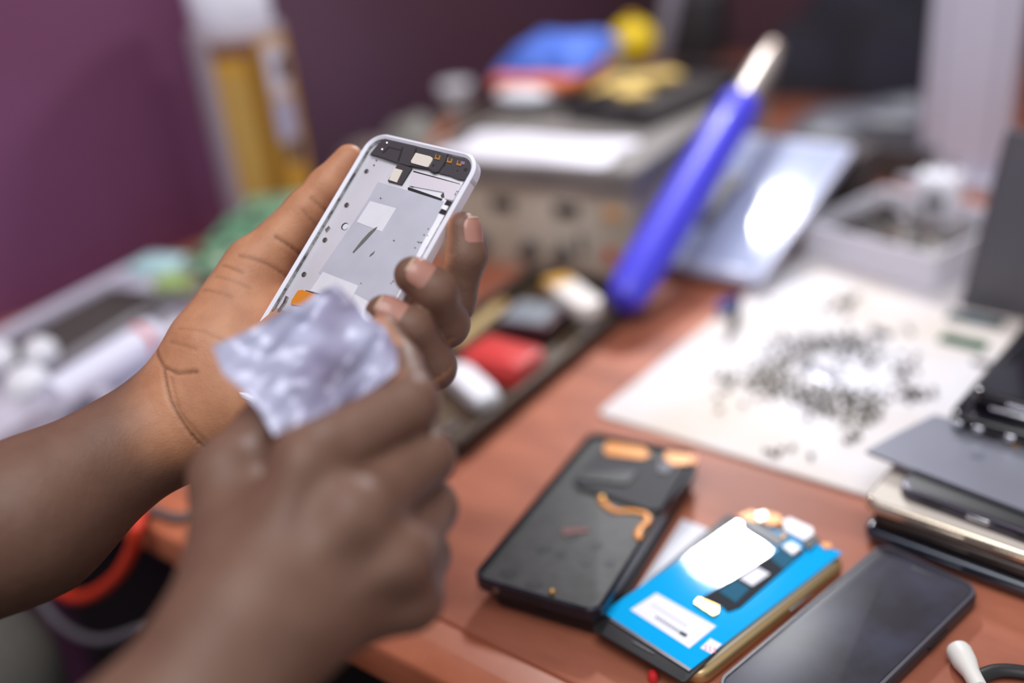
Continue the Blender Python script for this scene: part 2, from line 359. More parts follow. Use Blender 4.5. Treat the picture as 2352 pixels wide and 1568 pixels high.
def palm_right(p):
    w_, r = R_wrist; d = chain(p, [R_elbow, R_mid, R_wrist], .02)
    d = smin(d, chain(p, [R_shld, R_elbow]), .03)
    for k in R_fing:
        J = R_fing[k][0]; d = smin(d, capd(p, w_+(J[0]-w_)*.15, J[0], 17*mm, J[1]-.8*mm), .013)
    d = smin(d, capd(p, w_, R_thumb[0][0], 19*mm, 15*mm), .02)
    d = smin(d, capd(p, R_thumb[0][0], R_thumb[1][0], 16*mm, 13.5*mm), .014)
    d = smin(d, chain(p, [R_(630, 1240, .372, 17), R_(820, 1280, .385, 17)]), .02)
    for x_, y_, D_, r_ in ((708, 1058, .3395, 7.5), (815, 1178, .3345, 8.5), (920, 1278, .3415, 7.5), (948, 1366, .355, 7)):
        q_ = at(x_, y_, D_); d = smin(d, np.sqrt(((p-q_)**2).sum(1))-r_*mm, .010)
    for J_ in R_fing.values():
        a_, b_ = R_wrist[0]+(J_[0][0]-R_wrist[0])*.35-FW*.0125, J_[0][0]-FW*.0115; d = smin(d, capd(p, a_, b_, 2.2*mm, 2.6*mm), .006)
    return d
def fingers(p, palm, FG, TH):
    d = None
    pre = [FG[k] for k in FG]+[TH]
    for J in pre:
        e = smin(palm, chain(p, J, .0035), .006); d = e if d is None else smin(d, e, .0012)
    return d
def grooves(p, d):
    q = p-PO; a = q@PM[:, 0]; b = q@PM[:, 1]; c = q@PM[:, 2]
    g = np.zeros(len(p))
    for A, B, dep, sg in GR_SEG:
        ba = B-A; t = np.clip(((a-A[0])*ba[0]+(b-A[1])*ba[1])/(ba@ba), 0, 1)
        dd = (a-A[0]-t*ba[0])**2+(b-A[1]-t*ba[1])**2; g = np.maximum(g, dep*np.exp(-dd/(2*sg*sg)))
    return g
GR_SEG = []
def crease(pts, c, dep=1.0, sg=.55):
    P = [np.array(phl(x, y, c*mm)) for x, y in pts]
    for A, B in zip(P[:-1], P[1:]): GR_SEG.append((A, B, dep*.8*mm, sg*mm))
crease([(374, 812), (404, 858), (432, 872), (470, 864)], 6, 1.2)
crease([(404, 858), (412, 930), (430, 1000), (456, 1040)], 6, 1.2)
crease([(420, 880), (425, 950), (448, 1010)], 6, .6)
crease([(628, 540), (668, 556), (716, 575)], 6, 1.1)
crease([(560, 595), (610, 598), (660, 615), (690, 620)], 6, .9)
crease([(512, 610), (552, 622)], 10, .8); crease([(500, 638), (560, 650)], 10, .5); crease([(470, 670), (530, 680)], 10, .5)
crease([(712, 452), (735, 470), (752, 482)], 4, .8); crease([(690, 478), (706, 505)], 5, .5)
crease([(430, 768), (480, 770), (520, 785)], 10, .4); crease([(415, 800), (470, 815)], 8, .4)
# ---- whole body field
chest = (np.array([-.33, -.24, TZ+.27]), 95*mm)
belly = (np.array([-.33, -.25, TZ-.08]), 110*mm)
neck = (np.array([-.33, -.25, TZ+.47]), 55*mm)
def body(p):
    out = np.full(len(p), 9.0)
    bl = (p[:, 0] < -.20) & (p[:, 1] > -.06); 
    pl, pr = palm_left(p), palm_right(p)
    left, right = pl.copy(), pr.copy()
    m = pl < .11
    if m.any(): left[m] = fingers(p[m], pl[m], L_fing, L_thumb)
    m = pr < .11
    if m.any(): right[m] = fingers(p[m], pr[m], R_fing, R_thumb)
    m = np.abs(left) < .006
    if m.any(): left[m] += grooves(p[m], left[m])
    t = chain(p, [(L_shld[0], .045), (chest[0], .05), (R_shld[0], .045)], .03)
    arms = np.minimum(left, right)
    return smin(arms, t, .03)
V, Q = surface(body, (-.62, -.34, TZ+.02), (-.02, .40, TZ+.42), .00105)
me = bpy.data.meshes.new('person'); me.from_pydata(V.tolist(), [], Q.tolist()); me.update()
me.polygons.foreach_set('use_smooth', [True]*len(me.polygons))
NRM = np.zeros(len(V)*3); me.vertices.foreach_get('normal', NRM); NRM = NRM.reshape(-1, 3)
def smooth(x, a, b): t = np.clip((x-a)/(b-a), 0, 1); return t*t*(3-2*t)
tone = np.zeros(len(V))
def shade_palm(FG, TH, palmdir, base, kth):
    best = np.full(len(V), 1.0); wv = np.zeros(len(V))
    segs = []
    for k in FG:
        J = FG[k]; cen = sum(j[0] for j in J)/len(J)
        for s in range(3):
            a, b = J[s][0], J[s+1][0]; ax = (b-a)/np.linalg.norm(b-a); pv = cen-(a+b)/2; pv = pv-ax*(pv@ax); pv /= np.linalg.norm(pv)+1e-9
            if s == 0: pv = palmdir
            segs.append((J[s], J[s+1], pv))
    for s in range(len(TH)-1): segs.append((TH[s], TH[s+1], kth))
    for a, b, pv in segs:
        d = capd(V, a[0], b[0], a[1], b[1]+1e-6); m = d < best; best[m] = d[m]; wv[m] = smooth(NRM[m]@pv, -.1, .65)
    for s_, r_ in base:
        d = capd(V, s_[0], r_[0], s_[1], r_[1]+1e-6)-.003; m = d < best; best[m] = d[m]; wv[m] = smooth(NRM[m]@palmdir, -.15, .6)
    return best, wv
n_ = PM[:, 2]; side = PM[:, 0]
bL, wL = shade_palm(L_fing, L_thumb, n_, [(L_wrist, L_fing[k][0]) for k in L_fing]+[(L_wrist, L_thumb[0])], (n_*.8+side*.6)/np.linalg.norm(n_*.8+side*.6))
nd = -(at(700, 1150, 1)-CP); nd /= np.linalg.norm(nd)
bR, wR = shade_palm(R_fing, R_thumb, -nd, [(R_wrist, R_fing[k][0]) for k in R_fing], -nd)
isL = bL < bR; tone = np.where(isL, wL, wR)
wr, pd = L_wrist[0], (ph(560, 880, -16*mm)-L_wrist[0]); pd /= np.linalg.norm(pd)
fade = smooth((V-wr)@pd, -.012, .012); tone = np.where(isL, tone*fade, tone)
wr2, pd2 = R_wrist[0], (R_fing['middle'][0][0]-R_wrist[0]); pd2 /= np.linalg.norm(pd2)
tone = np.where(isL, tone, tone*smooth((V-wr2)@pd2, 0, .02))
gv = np.zeros(len(V)); m = isL & (bL < .02); gv[m] = grooves(V[m], None)[:]/mm
at_ = me.attributes.new('palm_tone', 'FLOAT', 'POINT'); at_.data.foreach_set('value', tone.astype(np.float32))
at2 = me.attributes.new('crease', 'FLOAT', 'POINT'); at2.data.foreach_set('value', np.clip(gv, 0, 1).astype(np.float32))
def skin_mat():
    m = bpy.data.materials.new('skin'); m.use_nodes = True; nt = m.node_tree; b = nt.nodes['Principled BSDF']; N = nt.nodes.new; Lk = nt.links.new
    a1 = N('ShaderNodeAttribute'); a1.attribute_name = 'palm_tone'; a2 = N('ShaderNodeAttribute'); a2.attribute_name = 'crease'
    tc = N('ShaderNodeTexCoord')
    n1 = N('ShaderNodeTexNoise'); n1.inputs['Scale'].default_value = 70; n1.inputs['Detail'].default_value = 6; Lk(tc.outputs['Object'], n1.inputs['Vector'])
    dk = N('ShaderNodeMix'); dk.data_type = 'RGBA'; dk.inputs[6].default_value = (*lin((96, 69, 56)), 1); dk.inputs[7].default_value = (*lin((122, 91, 76)), 1); Lk(n1.outputs['Fac'], dk.inputs[0])
    pl = N('ShaderNodeMix'); pl.data_type = 'RGBA'; pl.inputs[6].default_value = (*lin((152, 99, 70)), 1); pl.inputs[7].default_value = (*lin((200, 147, 112)), 1); Lk(n1.outputs['Fac'], pl.inputs[0])
    mx = N('ShaderNodeMix'); mx.data_type = 'RGBA'; Lk(a1.outputs['Fac'], mx.inputs[0]); Lk(dk.outputs[2], mx.inputs[6]); Lk(pl.outputs[2], mx.inputs[7])
    cr = N('ShaderNodeMix'); cr.data_type = 'RGBA'; cr.inputs[7].default_value = (*lin((84, 52, 38)), 1); Lk(mx.outputs[2], cr.inputs[6])
    mu = N('ShaderNodeMath'); mu.operation = 'MULTIPLY'; mu.inputs[1].default_value = .62; Lk(a2.outputs['Fac'], mu.inputs[0]); Lk(mu.outputs[0], cr.inputs[0])
    Lk(cr.outputs[2], b.inputs['Base Color'])
    b.inputs['Roughness'].default_value = .48; b.inputs['Specular IOR Level'].default_value = .3
    b.inputs['Subsurface Weight'].default_value = .12; b.inputs['Subsurface Radius'].default_value = (1, .4, .25); b.inputs['Subsurface Scale'].default_value = .003
    v = N('ShaderNodeTexVoronoi'); v.inputs['Scale'].default_value = 900; Lk(tc.outputs['Object'], v.inputs['Vector'])
    n2 = N('ShaderNodeTexNoise'); n2.inputs['Scale'].default_value = 260; n2.inputs['Detail'].default_value = 5; Lk(tc.outputs['Object'], n2.inputs['Vector'])
    ad = N('ShaderNodeMath'); ad.operation = 'MULTIPLY_ADD'; ad.inputs[1].default_value = .35; Lk(v.outputs['Distance'], ad.inputs[0]); Lk(n2.outputs['Fac'], ad.inputs[2])
    bp = N('ShaderNodeBump'); bp.inputs['Strength'].default_value = .35; bp.inputs['Distance'].default_value = .0006; Lk(ad.outputs[0], bp.inputs['Height']); Lk(bp.outputs[0], b.inputs['Normal'])
    return m
me.materials.append(skin_mat())
person = bpy.data.objects.new('person', me); COL.objects.link(person)
tag(person, 'person in grey clothes seated at the desk, holding a phone shell and a silvery film', 'person')
NAIL = mat('fingernail', (166, 118, 104), .3, coat=.15)
def nail(J, dorsal, wid=1.0, ln=.0132):
    (a, ra), (b, rb) = J[-2], J[-1]; ax = (b-a)/np.linalg.norm(b-a); dv = dorsal-ax*(dorsal@ax); dv /= np.linalg.norm(dv); sd = np.cross(ax, dv)
    V_, F_ = [], []; nu, nv = 12, 12
    for lay_ in (0, 1):
        for i in range(nu+1):
            u = -1+2*i/nu
            for j in range(nv+1):
                v_ = j/nv; s = (v_-.5)*ln-rb*.36
                vv = 2*v_-1; wf = (1-abs(vv)**4*.45)
                ang = u*math.radians(50)*wid*wf
                R = (rb+ra)*.5*(1 if v_ < .5 else 1-.12*(v_-.5)**2*4)+.00055-(.0012 if lay_ else 0)-.0008*max(0, abs(u)-.8)*5*.4
                if s > 0: R = R-.0009*(s/rb)**2
                V_.append(tuple(b+ax*s+(dv*math.cos(ang)+sd*math.sin(ang))*R))
    n1 = (nu+1)*(nv+1)
    def ix(l, i, j): return l*n1+i*(nv+1)+j
    for i in range(nu):
        for j in range(nv):
            F_.append((ix(0, i, j), ix(0, i+1, j), ix(0, i+1, j+1), ix(0, i, j+1))); F_.append((ix(1, i, j), ix(1, i, j+1), ix(1, i+1, j+1), ix(1, i+1, j)))
    for i in range(nu):
        for j in (0, nv): F_.append((ix(0, i, j), ix(0, i+1, j), ix(1, i+1, j), ix(1, i, j)))
    for j in range(nv):
        for i in (0, nu): F_.append((ix(0, i, j), ix(0, i, j+1), ix(1, i, j+1), ix(1, i, j)))
    o = MB().add(V_, F_).build('fingernail', NAIL, person)
    E = [ix(0, i, nv) for i in range(nu+1)]
    MB().tube([V_[i] for i in E], .00042, 6, sub=1).build('nail_edge', mat('nail_edge_pale', (214, 186, 160), .4), o)
    return o
nail(L_fing['index'], PM[:, 0]*1.0+PM[:, 2]*.15, .85, .0135)
nail(L_fing['middle'], PM[:, 2]*.85+PM[:, 0]*.35+PM[:, 1]*.25)
nail(L_fing['ring'], PM[:, 2]*.85+PM[:, 0]*.35+PM[:, 1]*.25)
nail(L_fing['pinky'], PM[:, 2]*.9+PM[:, 0]*.3)
nail(L_thumb, -PM[:, 2]*.9-PM[:, 0]*.4)
nail(R_fing['index'], FW*1.0)
nail(R_thumb, at(735, 885, .45)-at(735, 885, .40))
GREYC = mat('grey_cloth', (96, 94, 92), .9, var=.2, scale=300, bump=.6, bscale=900)
def shirt(p):
    d = smin(chain(p, [belly, chest], .05)-.012, chain(p, [L_shld, chest, R_shld], .05)-.012, .05)
    for s_, e_ in ((L_shld, L_elbow), (R_shld, R_elbow)): d = smin(d, chain(p, [s_, (s_[0]+(e_[0]-s_[0])*.45, s_[1])])-.010, .03)
    return d
V2, Q2 = surface(shirt, (-.66, -.45, TZ-.24), (.04, -.02, TZ+.52), .006)
hipL, hipR = np.array([-.43, -.24, TZ-.20]), np.array([-.25, -.24, TZ-.20])
kneeL, kneeR = np.array([-.68, .15, TZ-.125]), np.array([-.16, .22, TZ-.17])
def trousers(p):
    d = chain(p, [(hipL, .095), (hipR, .095)], .03)
    for h_, k_ in ((hipL, kneeL), (hipR, kneeR)):
        d = smin(d, chain(p, [(h_, .085), (k_, .066), (k_+np.array([0, .02, -.42]), .05)], .02), .03)
    return d
V3, Q3 = surface(trousers, (-.80, -.36, .08), (.02, .36, TZ-.02), .007)
for nm, v_, q_, mt in (('shirt', V2, Q2, GREYC), ('trousers', V3, Q3, mat('olive_grey_cloth', (98, 96, 90), .9, var=.2, scale=300, bump=.6, bscale=700))):
    m2 = bpy.data.meshes.new(nm); m2.from_pydata(v_.tolist(), [], q_.tolist()); m2.update(); m2.polygons.foreach_set('use_smooth', [True]*len(m2.polygons)); m2.materials.append(mt)
    o = bpy.data.objects.new(nm, m2); COL.objects.link(o); o.parent = person

# ================================================================== FILM IN THE RIGHT HAND
def film():
    def edge(P, n):
        P = np.array(P, float); s = np.r_[0, np.cumsum(np.linalg.norm(np.diff(P[:, :2], axis=0), axis=1))]; t = np.linspace(0, s[-1], n)
        return np.stack([np.interp(t, s, P[:, i]) for i in range(3)], 1)
    n = 46
    # px, py, depth
    top = edge([(487, 795, .372), (540, 772, .378), (600, 745, .381), (648, 712, .385), (690, 700, .387), (735, 668, .391), (775, 652, .393)], n)
    bot = edge([(630, 1000, .357), (720, 960, .358), (800, 925, .360), (860, 890, .362), (912, 850, .366)], n)
    lef = edge([(487, 795, .372), (512, 858, .368), (558, 896, .364), (594, 940, .360), (630, 1000, .357)], n)
    rig = edge([(775, 652, .393), (815, 695, .388), (850, 730, .382), (885, 750, .378), (912, 805, .372), (912, 850, .366)], n)
    V_, F_ = [], []; rs = np.random.RandomState(3); ph_ = rs.rand(8, 3)*6.28
    for i in range(n):
        v = i/(n-1)
        for j in range(n):
            u = j/(n-1)
            p = (1-v)*top[j]+v*bot[j]+(1-u)*lef[i]+u*rig[i]-((1-u)*(1-v)*top[0]+u*(1-v)*top[-1]+(1-u)*v*bot[0]+u*v*bot[-1])
            w_ = .0022*math.sin(9*u+5*v+1)+.0012*math.sin(17*u-11*v)+.0006*math.sin(31*v+13*u)+.003*math.sin(4*v*u*3)
            q = at(p[0], p[1], p[2]+w_*(1-abs(2*u-1)**4)); V_.append(tuple(q))
    back = [tuple(np.array(q)+FW*.0004) for q in V_]
    for i in range(n-1):
        for j in range(n-1):
            a = i*n+j; F_.append((a, a+1, a+n+1, a+n)); b = a+n*n; F_.append((b, b+n, b+n+1, b+1))
    rim_ = [j for j in range(n)]+[i*n+n-1 for i in range(1, n)]+[(n-1)*n+j for j in range(n-2, -1, -1)]+[i*n for i in range(n-2, 0, -1)]
    for a, b in zip(rim_, rim_[1:]+rim_[:1]): F_.append((a, b, b+n*n, a+n*n))
    m = bpy.data.materials.new('silvery_film'); m.use_nodes = True; nt = m.node_tree; b = nt.nodes['Principled BSDF']
    b.inputs['Roughness'].default_value = .3; b.inputs['Metallic'].default_value = .15; b.inputs['Alpha'].default_value = .9
    tc = nt.nodes.new('ShaderNodeTexCoord'); nz = nt.nodes.new('ShaderNodeTexNoise'); nz.inputs['Scale'].default_value = 26; nz.inputs['Detail'].default_value = 2; nt.links.new(tc.outputs['Object'], nz.inputs['Vector'])
    r = nt.nodes.new('ShaderNodeValToRGB'); nt.links.new(nz.outputs['Fac'], r.inputs[0]); e = r.color_ramp.elements
    e[0].position = .25; e[0].color = (*lin((84, 72, 92)), 1); e[1].position = .62; e[1].color = (*lin((194, 198, 222)), 1); x = r.color_ramp.elements.new(.42); x.color = (*lin((150, 148, 174)), 1)
    nt.links.new(r.outputs[0], b.inputs['Base Color'])
    o = MB().add(V_+back, F_).build('plastic_film', m, angle=80)
    tag(o, 'crumpled silvery plastic film pinched in the right hand', 'film')
film()

# ================================================================== DESK: NEAR RIGHT
def loc(M, x, y, z):                     # pixel on the plane z above the desk -> coordinates in the frame M
    v = M.inverted() @ Vector(on(x, y, z)); return (v.x, v.y)
def shape(M, pts, z, h, m, name, parent, z0=None):
    """a flat piece whose outline is given on the plane z above the desk"""
    b = z-(M.translation.z-TZ) if z0 is None else z0
    return MB().prism([loc(M, x, y, z) for x, y in pts], b, b+h).build(name, m, parent, smooth=False)

MATB = mat('white_work_mat', (222, 221, 228), .6, rgb2=(210, 199, 188), scale=7, bump=.05)
MX = T(-.250, .735, 0, math.radians(-1.0))
single(MB().slab(.222, .43, .003, .008, .001), 'work_mat', MATB, 'white work mat scattered with tiny screws', 'mat', MX)

# ---- black opened phone, on top of another black phone
M1, W1 = lay((1079, 1322), (1374, 1406), .0215)
NAVY = mat('blue_black_frame', (34, 35, 46), .3, .3, coat=.3)
INNER = mat('black_graphite_film', (72, 71, 70), .55, .1, var=.25, scale=120)
def opened_phone():
    L = .163; M = M1 @ Matrix.Translation((W1/2, L/2, 0)); hh = .0095; M = M @ Matrix.Translation((0, 0, -hh))
    t = thing('opened_phone', 'opened black phone with orange ribbon cables, lying left of the blue display', 'phone', M)
    MB().ring(W1, L, hh, .009, .0028, None, .0014).build('frame', NAVY, t)
    MB().slab(W1-.005, L-.005, .006, .007, .0003).build('mid_plate', INNER, t)
    z = .0215; f = lambda pts, h, m, n, z0: shape(M, pts, z, h, m, n, t, z0)
    f([(1375, 1030), (1405, 1018), (1590, 1070), (1600, 1082), (1520, 1165), (1490, 1165), (1325, 1110), (1318, 1090)], .0022, mat('cover_black', (58, 57, 60), .6, spec=.3), 'board_cover', .006)
    f([(1340, 1082), (1465, 1080), (1440, 1110), (1325, 1100)], .0012, BLACKP, 'cover_panel', .0082)
    f([(1395, 1012), (1480, 1026), (1494, 1042), (1478, 1052), (1392, 1042), (1386, 1028)], .0009, COPPER, 'contact_pad', .0082)
    f([(1530, 1035), (1600, 1045), (1598, 1062), (1545, 1066), (1526, 1050)], .0009, COPPER, 'contact_pad', .0082)
    f([(1515, 1060), (1545, 1066), (1535, 1085), (1510, 1080)], .0012, mat('plug_grey', (120, 118, 126), .6), 'camera_plug', .0082)
    P = [(1392, 1105), (1388, 1122), (1380, 1136), (1393, 1152), (1415, 1164), (1450, 1164), (1480, 1170), (1487, 1186), (1468, 1206), (1466, 1224), (1486, 1226)]
    MB().tube([(*loc(M, x, y, z), .0068) for x, y in P], .0021, 8, flat=.2).build('ribbon_cable', COPPER, t)
    a = loc(M, 1380, 1136, z); MB().lathe([(.0022, .0066), (.0022, .0078), (.0012, .0082)], Matrix.Translation((*a, 0)), 16).build('press_contact', GOLD, t)
    a = loc(M, 1484, 1222, z); MB().slab(.004, .003, .0012, .0006, .0003, Lc(*a, .0062)).build('ribbon_plug', GOLD, t)
    rr = random.Random(2)
    for x, y, s in ((1245, 1250, 1), (1288, 1258, .9), (1345, 1280, 1), (1365, 1240, 1), (1400, 1280, .9), (1225, 1330, 1.2), (1165, 1305, 1.3), (1310, 1222, 1.1)):
        q = [(x+18*s*math.cos(k*1.05)*(.6+.5*rr.random()), y+11*s*math.sin(k*1.05)*(.6+.5*rr.random())) for k in range(6)]
        f(q, .0003, BLACKP, 'adhesive_residue', .006)
    f([(1290, 1204), (1348, 1202), (1352, 1210), (1292, 1220)], .0008, mat('dull_red', (120, 78, 76), .6), 'red_strip', .006)
    a = loc(M, 1268, 1352, z); MB().lathe([(.0016, .006), (.0016, .0085), (.001, .009)], Matrix.Translation((*a, 0)), 14).build('vibration_contact', GOLD, t)
    MB().slab(.009, .0008, .0034, .0003, .0002, Lc(0, -L/2-.0002, .003)).build('charging_port', BLACKP, t)
    MB().lathe([(.0018, 0), (.0018, .0012)], Matrix.Translation((-W1*.29, -L/2+.0004, .0048)) @ Matrix.Rotation(math.pi/2, 4, 'X'), 16).build('audio_jack', STEEL, t)
    MB().box(.0012, .022, .003, Lc(W1/2, L*.2, .0035), .0005).build('side_button', NAVY, t)
opened_phone()
M2 = M1 @ Matrix.Translation((W1/2+.004, .079, -.0215))
t = thing('phone', 'black phone lying underneath the opened black phone', 'phone', M2)
MB().slab(W1-.008, .150, .0116, .009, .003).build('body', mat('black_case', (24, 23, 26), .4), t)
MB().slab(W1-.014, .142, .0005, .006, .0002, Lc(0, 0, .0115)).build('screen', GLASSB, t)
MB().slab(.008, .001, .003, .0003, .0002, Lc(0, -.0752, .004)).build('charging_port', BLACKP, t)

# ---- white paper, gold phone, blue display, black cased phone
PAP = lay((1478, 1325), (1572, 1192), .0006)[0]
single(MB().prism([loc(PAP, *p, .0006) for p in [(1450, 1372), (1568, 1192), (1668, 1232), (1600, 1330), (1540, 1400)]], -.0003, .0003), 'paper_slip', PAPER, 'white paper slip sticking out left from under the blue display', 'paper', PAP)
MG0, _q = lay((1622, 1546), (1838, 1372), .0090); WG = .060
t = thing('phone', 'gold edged phone lying under the blue display', 'phone', MG0 @ Matrix.Translation((.058, WG/2, -.0090)) @ Matrix.Rotation(-math.pi/2, 4, 'Z'))
MB().slab(WG, .126, .0088, .009, .003).build('body', mat('champagne_metal', (196, 168, 120), .3, .7), t)
MB().slab(WG-.007, .116, .0004, .006, .0002, Lc(0, 0, .0086)).build('screen', mat('pale_glass', (196, 186, 168), .15), t)
MB().box(.0012, .02, .0028, Lc(WG/2, .02, .0034), .0005).build('side_button', CHROME, t)
ML, WL = lay((1356, 1442), (1572, 1568), .0112)
def display():
    TLp = Vector(on(1697, 1190, .0112)); LL = (ML.inverted() @ TLp).y
    M = ML @ Matrix.Translation((WL/2, LL/2, -.0015)); t = thing('phone_display', 'bright blue filmed phone display lying face down with a ribbon cable', 'display', M)
    z = .0112; BL = mat('blue_protective_film', (10, 166, 230), .05, spec=.8)
    MB().slab(WL, LL, .0014, .003, .0004).build('panel', mat('display_black', (38, 37, 38), .3), t)
    f = lambda pts, h, m, n, z0, par=t: shape(M, pts, z, h, m, n, par, z0)
    f([(1384, 1407), (1700, 1192), (1935, 1270), (1588, 1538)], .0007, BL, 'backlight_film', .0014)
    f([(1384, 1407), (1588, 1538), (1583, 1543), (1379, 1411)], .0008, CHROME, 'backlight_edge', .0014)
    lab = f([(1448, 1402), (1508, 1364), (1645, 1440), (1583, 1491)], .0002, PAPER, 'label', .0021)
    ink = mat('grey_ink', (110, 112, 128), .7); inkd = mat('black_ink', (40, 42, 50), .7)
    for k in range(9):
        x, y = 1508+k*6.6, 1416+k*4.2; f([(x, y), (x+4, y+2.5), (x+1, y+8.5), (x-3, y+6)], .0001, ink, 'printed_mark', .0023, lab)
    f([(1566, 1452), (1580, 1460), (1574, 1466), (1560, 1458)], .0001, inkd, 'printed_mark', .0023, lab)
    for k in range(10):
        x, y = 1500+k*8, 1390+k*5; f([(x, y), (x+5, y+3), (x+3, y+6), (x-2, y+3)], .0001, mat('pale_ink', (178, 180, 204), .7), 'printed_mark', .0023, lab)
    st = f([(1608, 1490), (1632, 1468), (1658, 1482), (1634, 1504)], .0002, PAPER, 'sticker', .0021)
    for i in range(2):
        for j in range(3):
            x, y = 1620+j*10-i*0, 1487+j*3-i*7+4; f([(x, y), (x+4, y+2), (x+2, y+5), (x-2, y+3)], .0001, mat('pink_ink', (214, 120, 140), .7), 'printed_mark', .0023, st)
    FL = mat('black_flex', (30, 34, 42), .65, spec=.2); TE = mat('teal_flex', (0, 84, 112), .6, spec=.2)
    fx = f([(1812, 1250), (1850, 1268), (1700, 1398), (1672, 1408), (1655, 1392), (1632, 1390), (1612, 1376), (1680, 1335)], .0006, FL, 'flex_cable', .0022)
    f([(1765, 1282), (1795, 1262), (1832, 1282), (1800, 1312)], .0002, TE, 'flex_tint', .0028, fx)
    f([(1650, 1362), (1690, 1336), (1722, 1356), (1690, 1388)], .0002, TE, 'flex_tint', .0028, fx)
    f([(1698, 1332), (1738, 1306), (1768, 1322), (1728, 1350)], .0002, PAPER, 'flex_label', .0028, fx)
    f([(1594, 1390), (1606, 1378), (1652, 1398), (1650, 1414), (1638, 1420)], .0014, GOLD, 'connector', .0022)
    f([(1704, 1212), (1716, 1196), (1800, 1240), (1788, 1262)], .0016, DARKGREY, 'driver_board', .0021)
    f([(1694, 1192), (1726, 1178), (1740, 1188), (1738, 1206), (1715, 1202)], .0018, COPPER, 'flex_fold', .0022)
    f([(1752, 1180), (1790, 1190), (1800, 1206), (1770, 1214), (1746, 1200)], .0018, COPPER, 'flex_fold', .0022)
    f([(1736, 1186), (1758, 1182), (1760, 1198), (1742, 1204)], .002, STEEL, 'shield_can', .0022)
    f([(1798, 1206), (1812, 1198), (1866, 1222), (1868, 1236), (1848, 1250), (1802, 1226)], .0026, WHITE, 'foam_block', .0022)
    f([(1796, 1262), (1818, 1252), (1840, 1266), (1820, 1282)], .0022, WHITE, 'foam_block', .0022)
    f([(1842, 1255), (1868, 1236), (1882, 1244), (1858, 1268)], .0018, BLACKP, 'camera_socket', .0022)
    a = loc(M, 1800, 1238, z); MB().lathe([(.0022, .0022), (.0022, .0036), (.0013, .0042)], Matrix.Translation((*a, 0)), 16).build('gold_stud', GOLD, t)
    f([(1884, 1250), (1908, 1252), (1910, 1262), (1892, 1264)], .001, COPPER, 'flex_tab', .0021)
    MB().slab(.014, .0014, .0003, .0006, .0001, Lc(0, -LL/2+.006, .0014)).build('earpiece_slot', BLACKP, t)
display()
MR0, _q = lay((1662, 1546), (1962, 1295), .0105); LR, WR = .150, .0585
MRc = MR0 @ Matrix.Translation((LR/2-.0095, -WR/2, -.0105)) @ Matrix.Rotation(-math.pi/2, 4, 'Z')
t = thing('phone', 'narrow black cased phone with smudged dark screen right of the blue display', 'phone', MRc)
MB().slab(WR, LR, .0100, .009, .0025).build('case', mat('soft_black_case', (44, 42, 48), .4), t)
MB().ring(WR-.001, LR-.001, .0008, .009, .0020, Lc(0, 0, .0098), .0003).build('case_lip', mat('grey_black_lip', (66, 62, 72), .35), t)
MB().slab(WR-.006, LR-.006, .0005, .006, .0002, Lc(0, 0, .0097)).build('screen', mat('smudged_screen', (46, 44, 50), .38, var=.4, scale=35, rgb2=(58, 58, 72), spec=.3), t)
MB().slab(.012, .0012, .0002, .0005, .0001, Lc(0, LR/2-.009, .0102)).build('earpiece', DARKGREY, t)
MB().box(.0014, .018, .003, Lc(WR/2, .03, .004), .0005).build('side_button', BLACKP, t)

# ---- stack of phones at the right edge
def phone(name, label, M, w_, l_, h, body, top, group=None, cat='phone', b=.003):
    t = thing(name, label, cat, M, group)
    MB().slab(w_, l_, h, .009, min(b, h*.45)).build('body', body, t)
    MB().slab(w_-.005, l_-.005, .0005, .007, .0002, Lc(0, 0, h-.0002)).build('back_panel', top, t)
    MB().box(.0012, .02, h*.32, Lc(-w_/2+.0002, .03, h*.34), .0004).build('power_button', body, t)
    MB().box(.0012, .034, h*.32, Lc(-w_/2+.0002, -.012, h*.34), .0004).build('volume_button', body, t)
    MB().slab(.009, .0012, h*.3, .0004, .0002, Lc(0, l_/2, h*.35)).build('charging_port', BLACKP, t)
    return t
G = 'phones stacked at the right edge'
RZ = math.radians(90-4)
def SM(x, y, z, rz=RZ, L=.155, W=.074): # left end of a phone that lies along x, front side at y
    return T(x, y, z+.0032, rz) @ Matrix.Translation((W/2, -L/2, 0))
BLUEG = mat('dark_blue_glass', (40, 48, 62), .08, .3, coat=.8)
phone('phone', 'glossy dark blue phone at the bottom of the right-hand stack', SM(-.151, .474, 0), .074, .155, .0085, BLUEG, GLASSB, G)
phone('phone', 'thin dull brown-black phone second from the bottom of the right-hand stack', SM(-.150, .478, .0088, math.radians(85)), .072, .152, .0075, mat('brown_black', (64, 56, 54), .25, .5), GLASSB, G)
phone('phone', 'shiny champagne phone in the middle of the right-hand stack', SM(-.153, .4785, .0166, math.radians(86)), .074, .156, .0085, mat('champagne_polished', (222, 208, 188), .16, .85), CREAM, G)
t = phone('phone', 'stripped black phone frame just below the grey plate on the right-hand stack', SM(-.140, .488, .0254, math.radians(83)), .072, .15, .0075, mat('grey_violet_edge', (78, 74, 84), .25, .6), BLACKP, G, b=.001)
for k in range(4): MB().box(.0015, .012, .003, Lc(-.036, .055-.026*k, .0035), .0004).build('frame_clip', CHROME if k % 2 else BLACKP, t)
PLT = mat('grey_blue_plate', (140, 142, 154), .3, .35, var=.1, scale=15, coat=.3)
MPl = T(-.163, .512, .0368, math.radians(-11))
t = thing('back_plate', 'grey phone back plate lying on top of the right-hand phone stack', 'plate', MPl)
MB().prism([(0, 0), (.006, -.0005), (.17, .002), (.17, .078), (.066, .076), (.05, .055), (.036, .056), (.030, .066), (.010, .062), (.004, .03)], 0, .0022).build('plate', PLT, t, smooth=False)
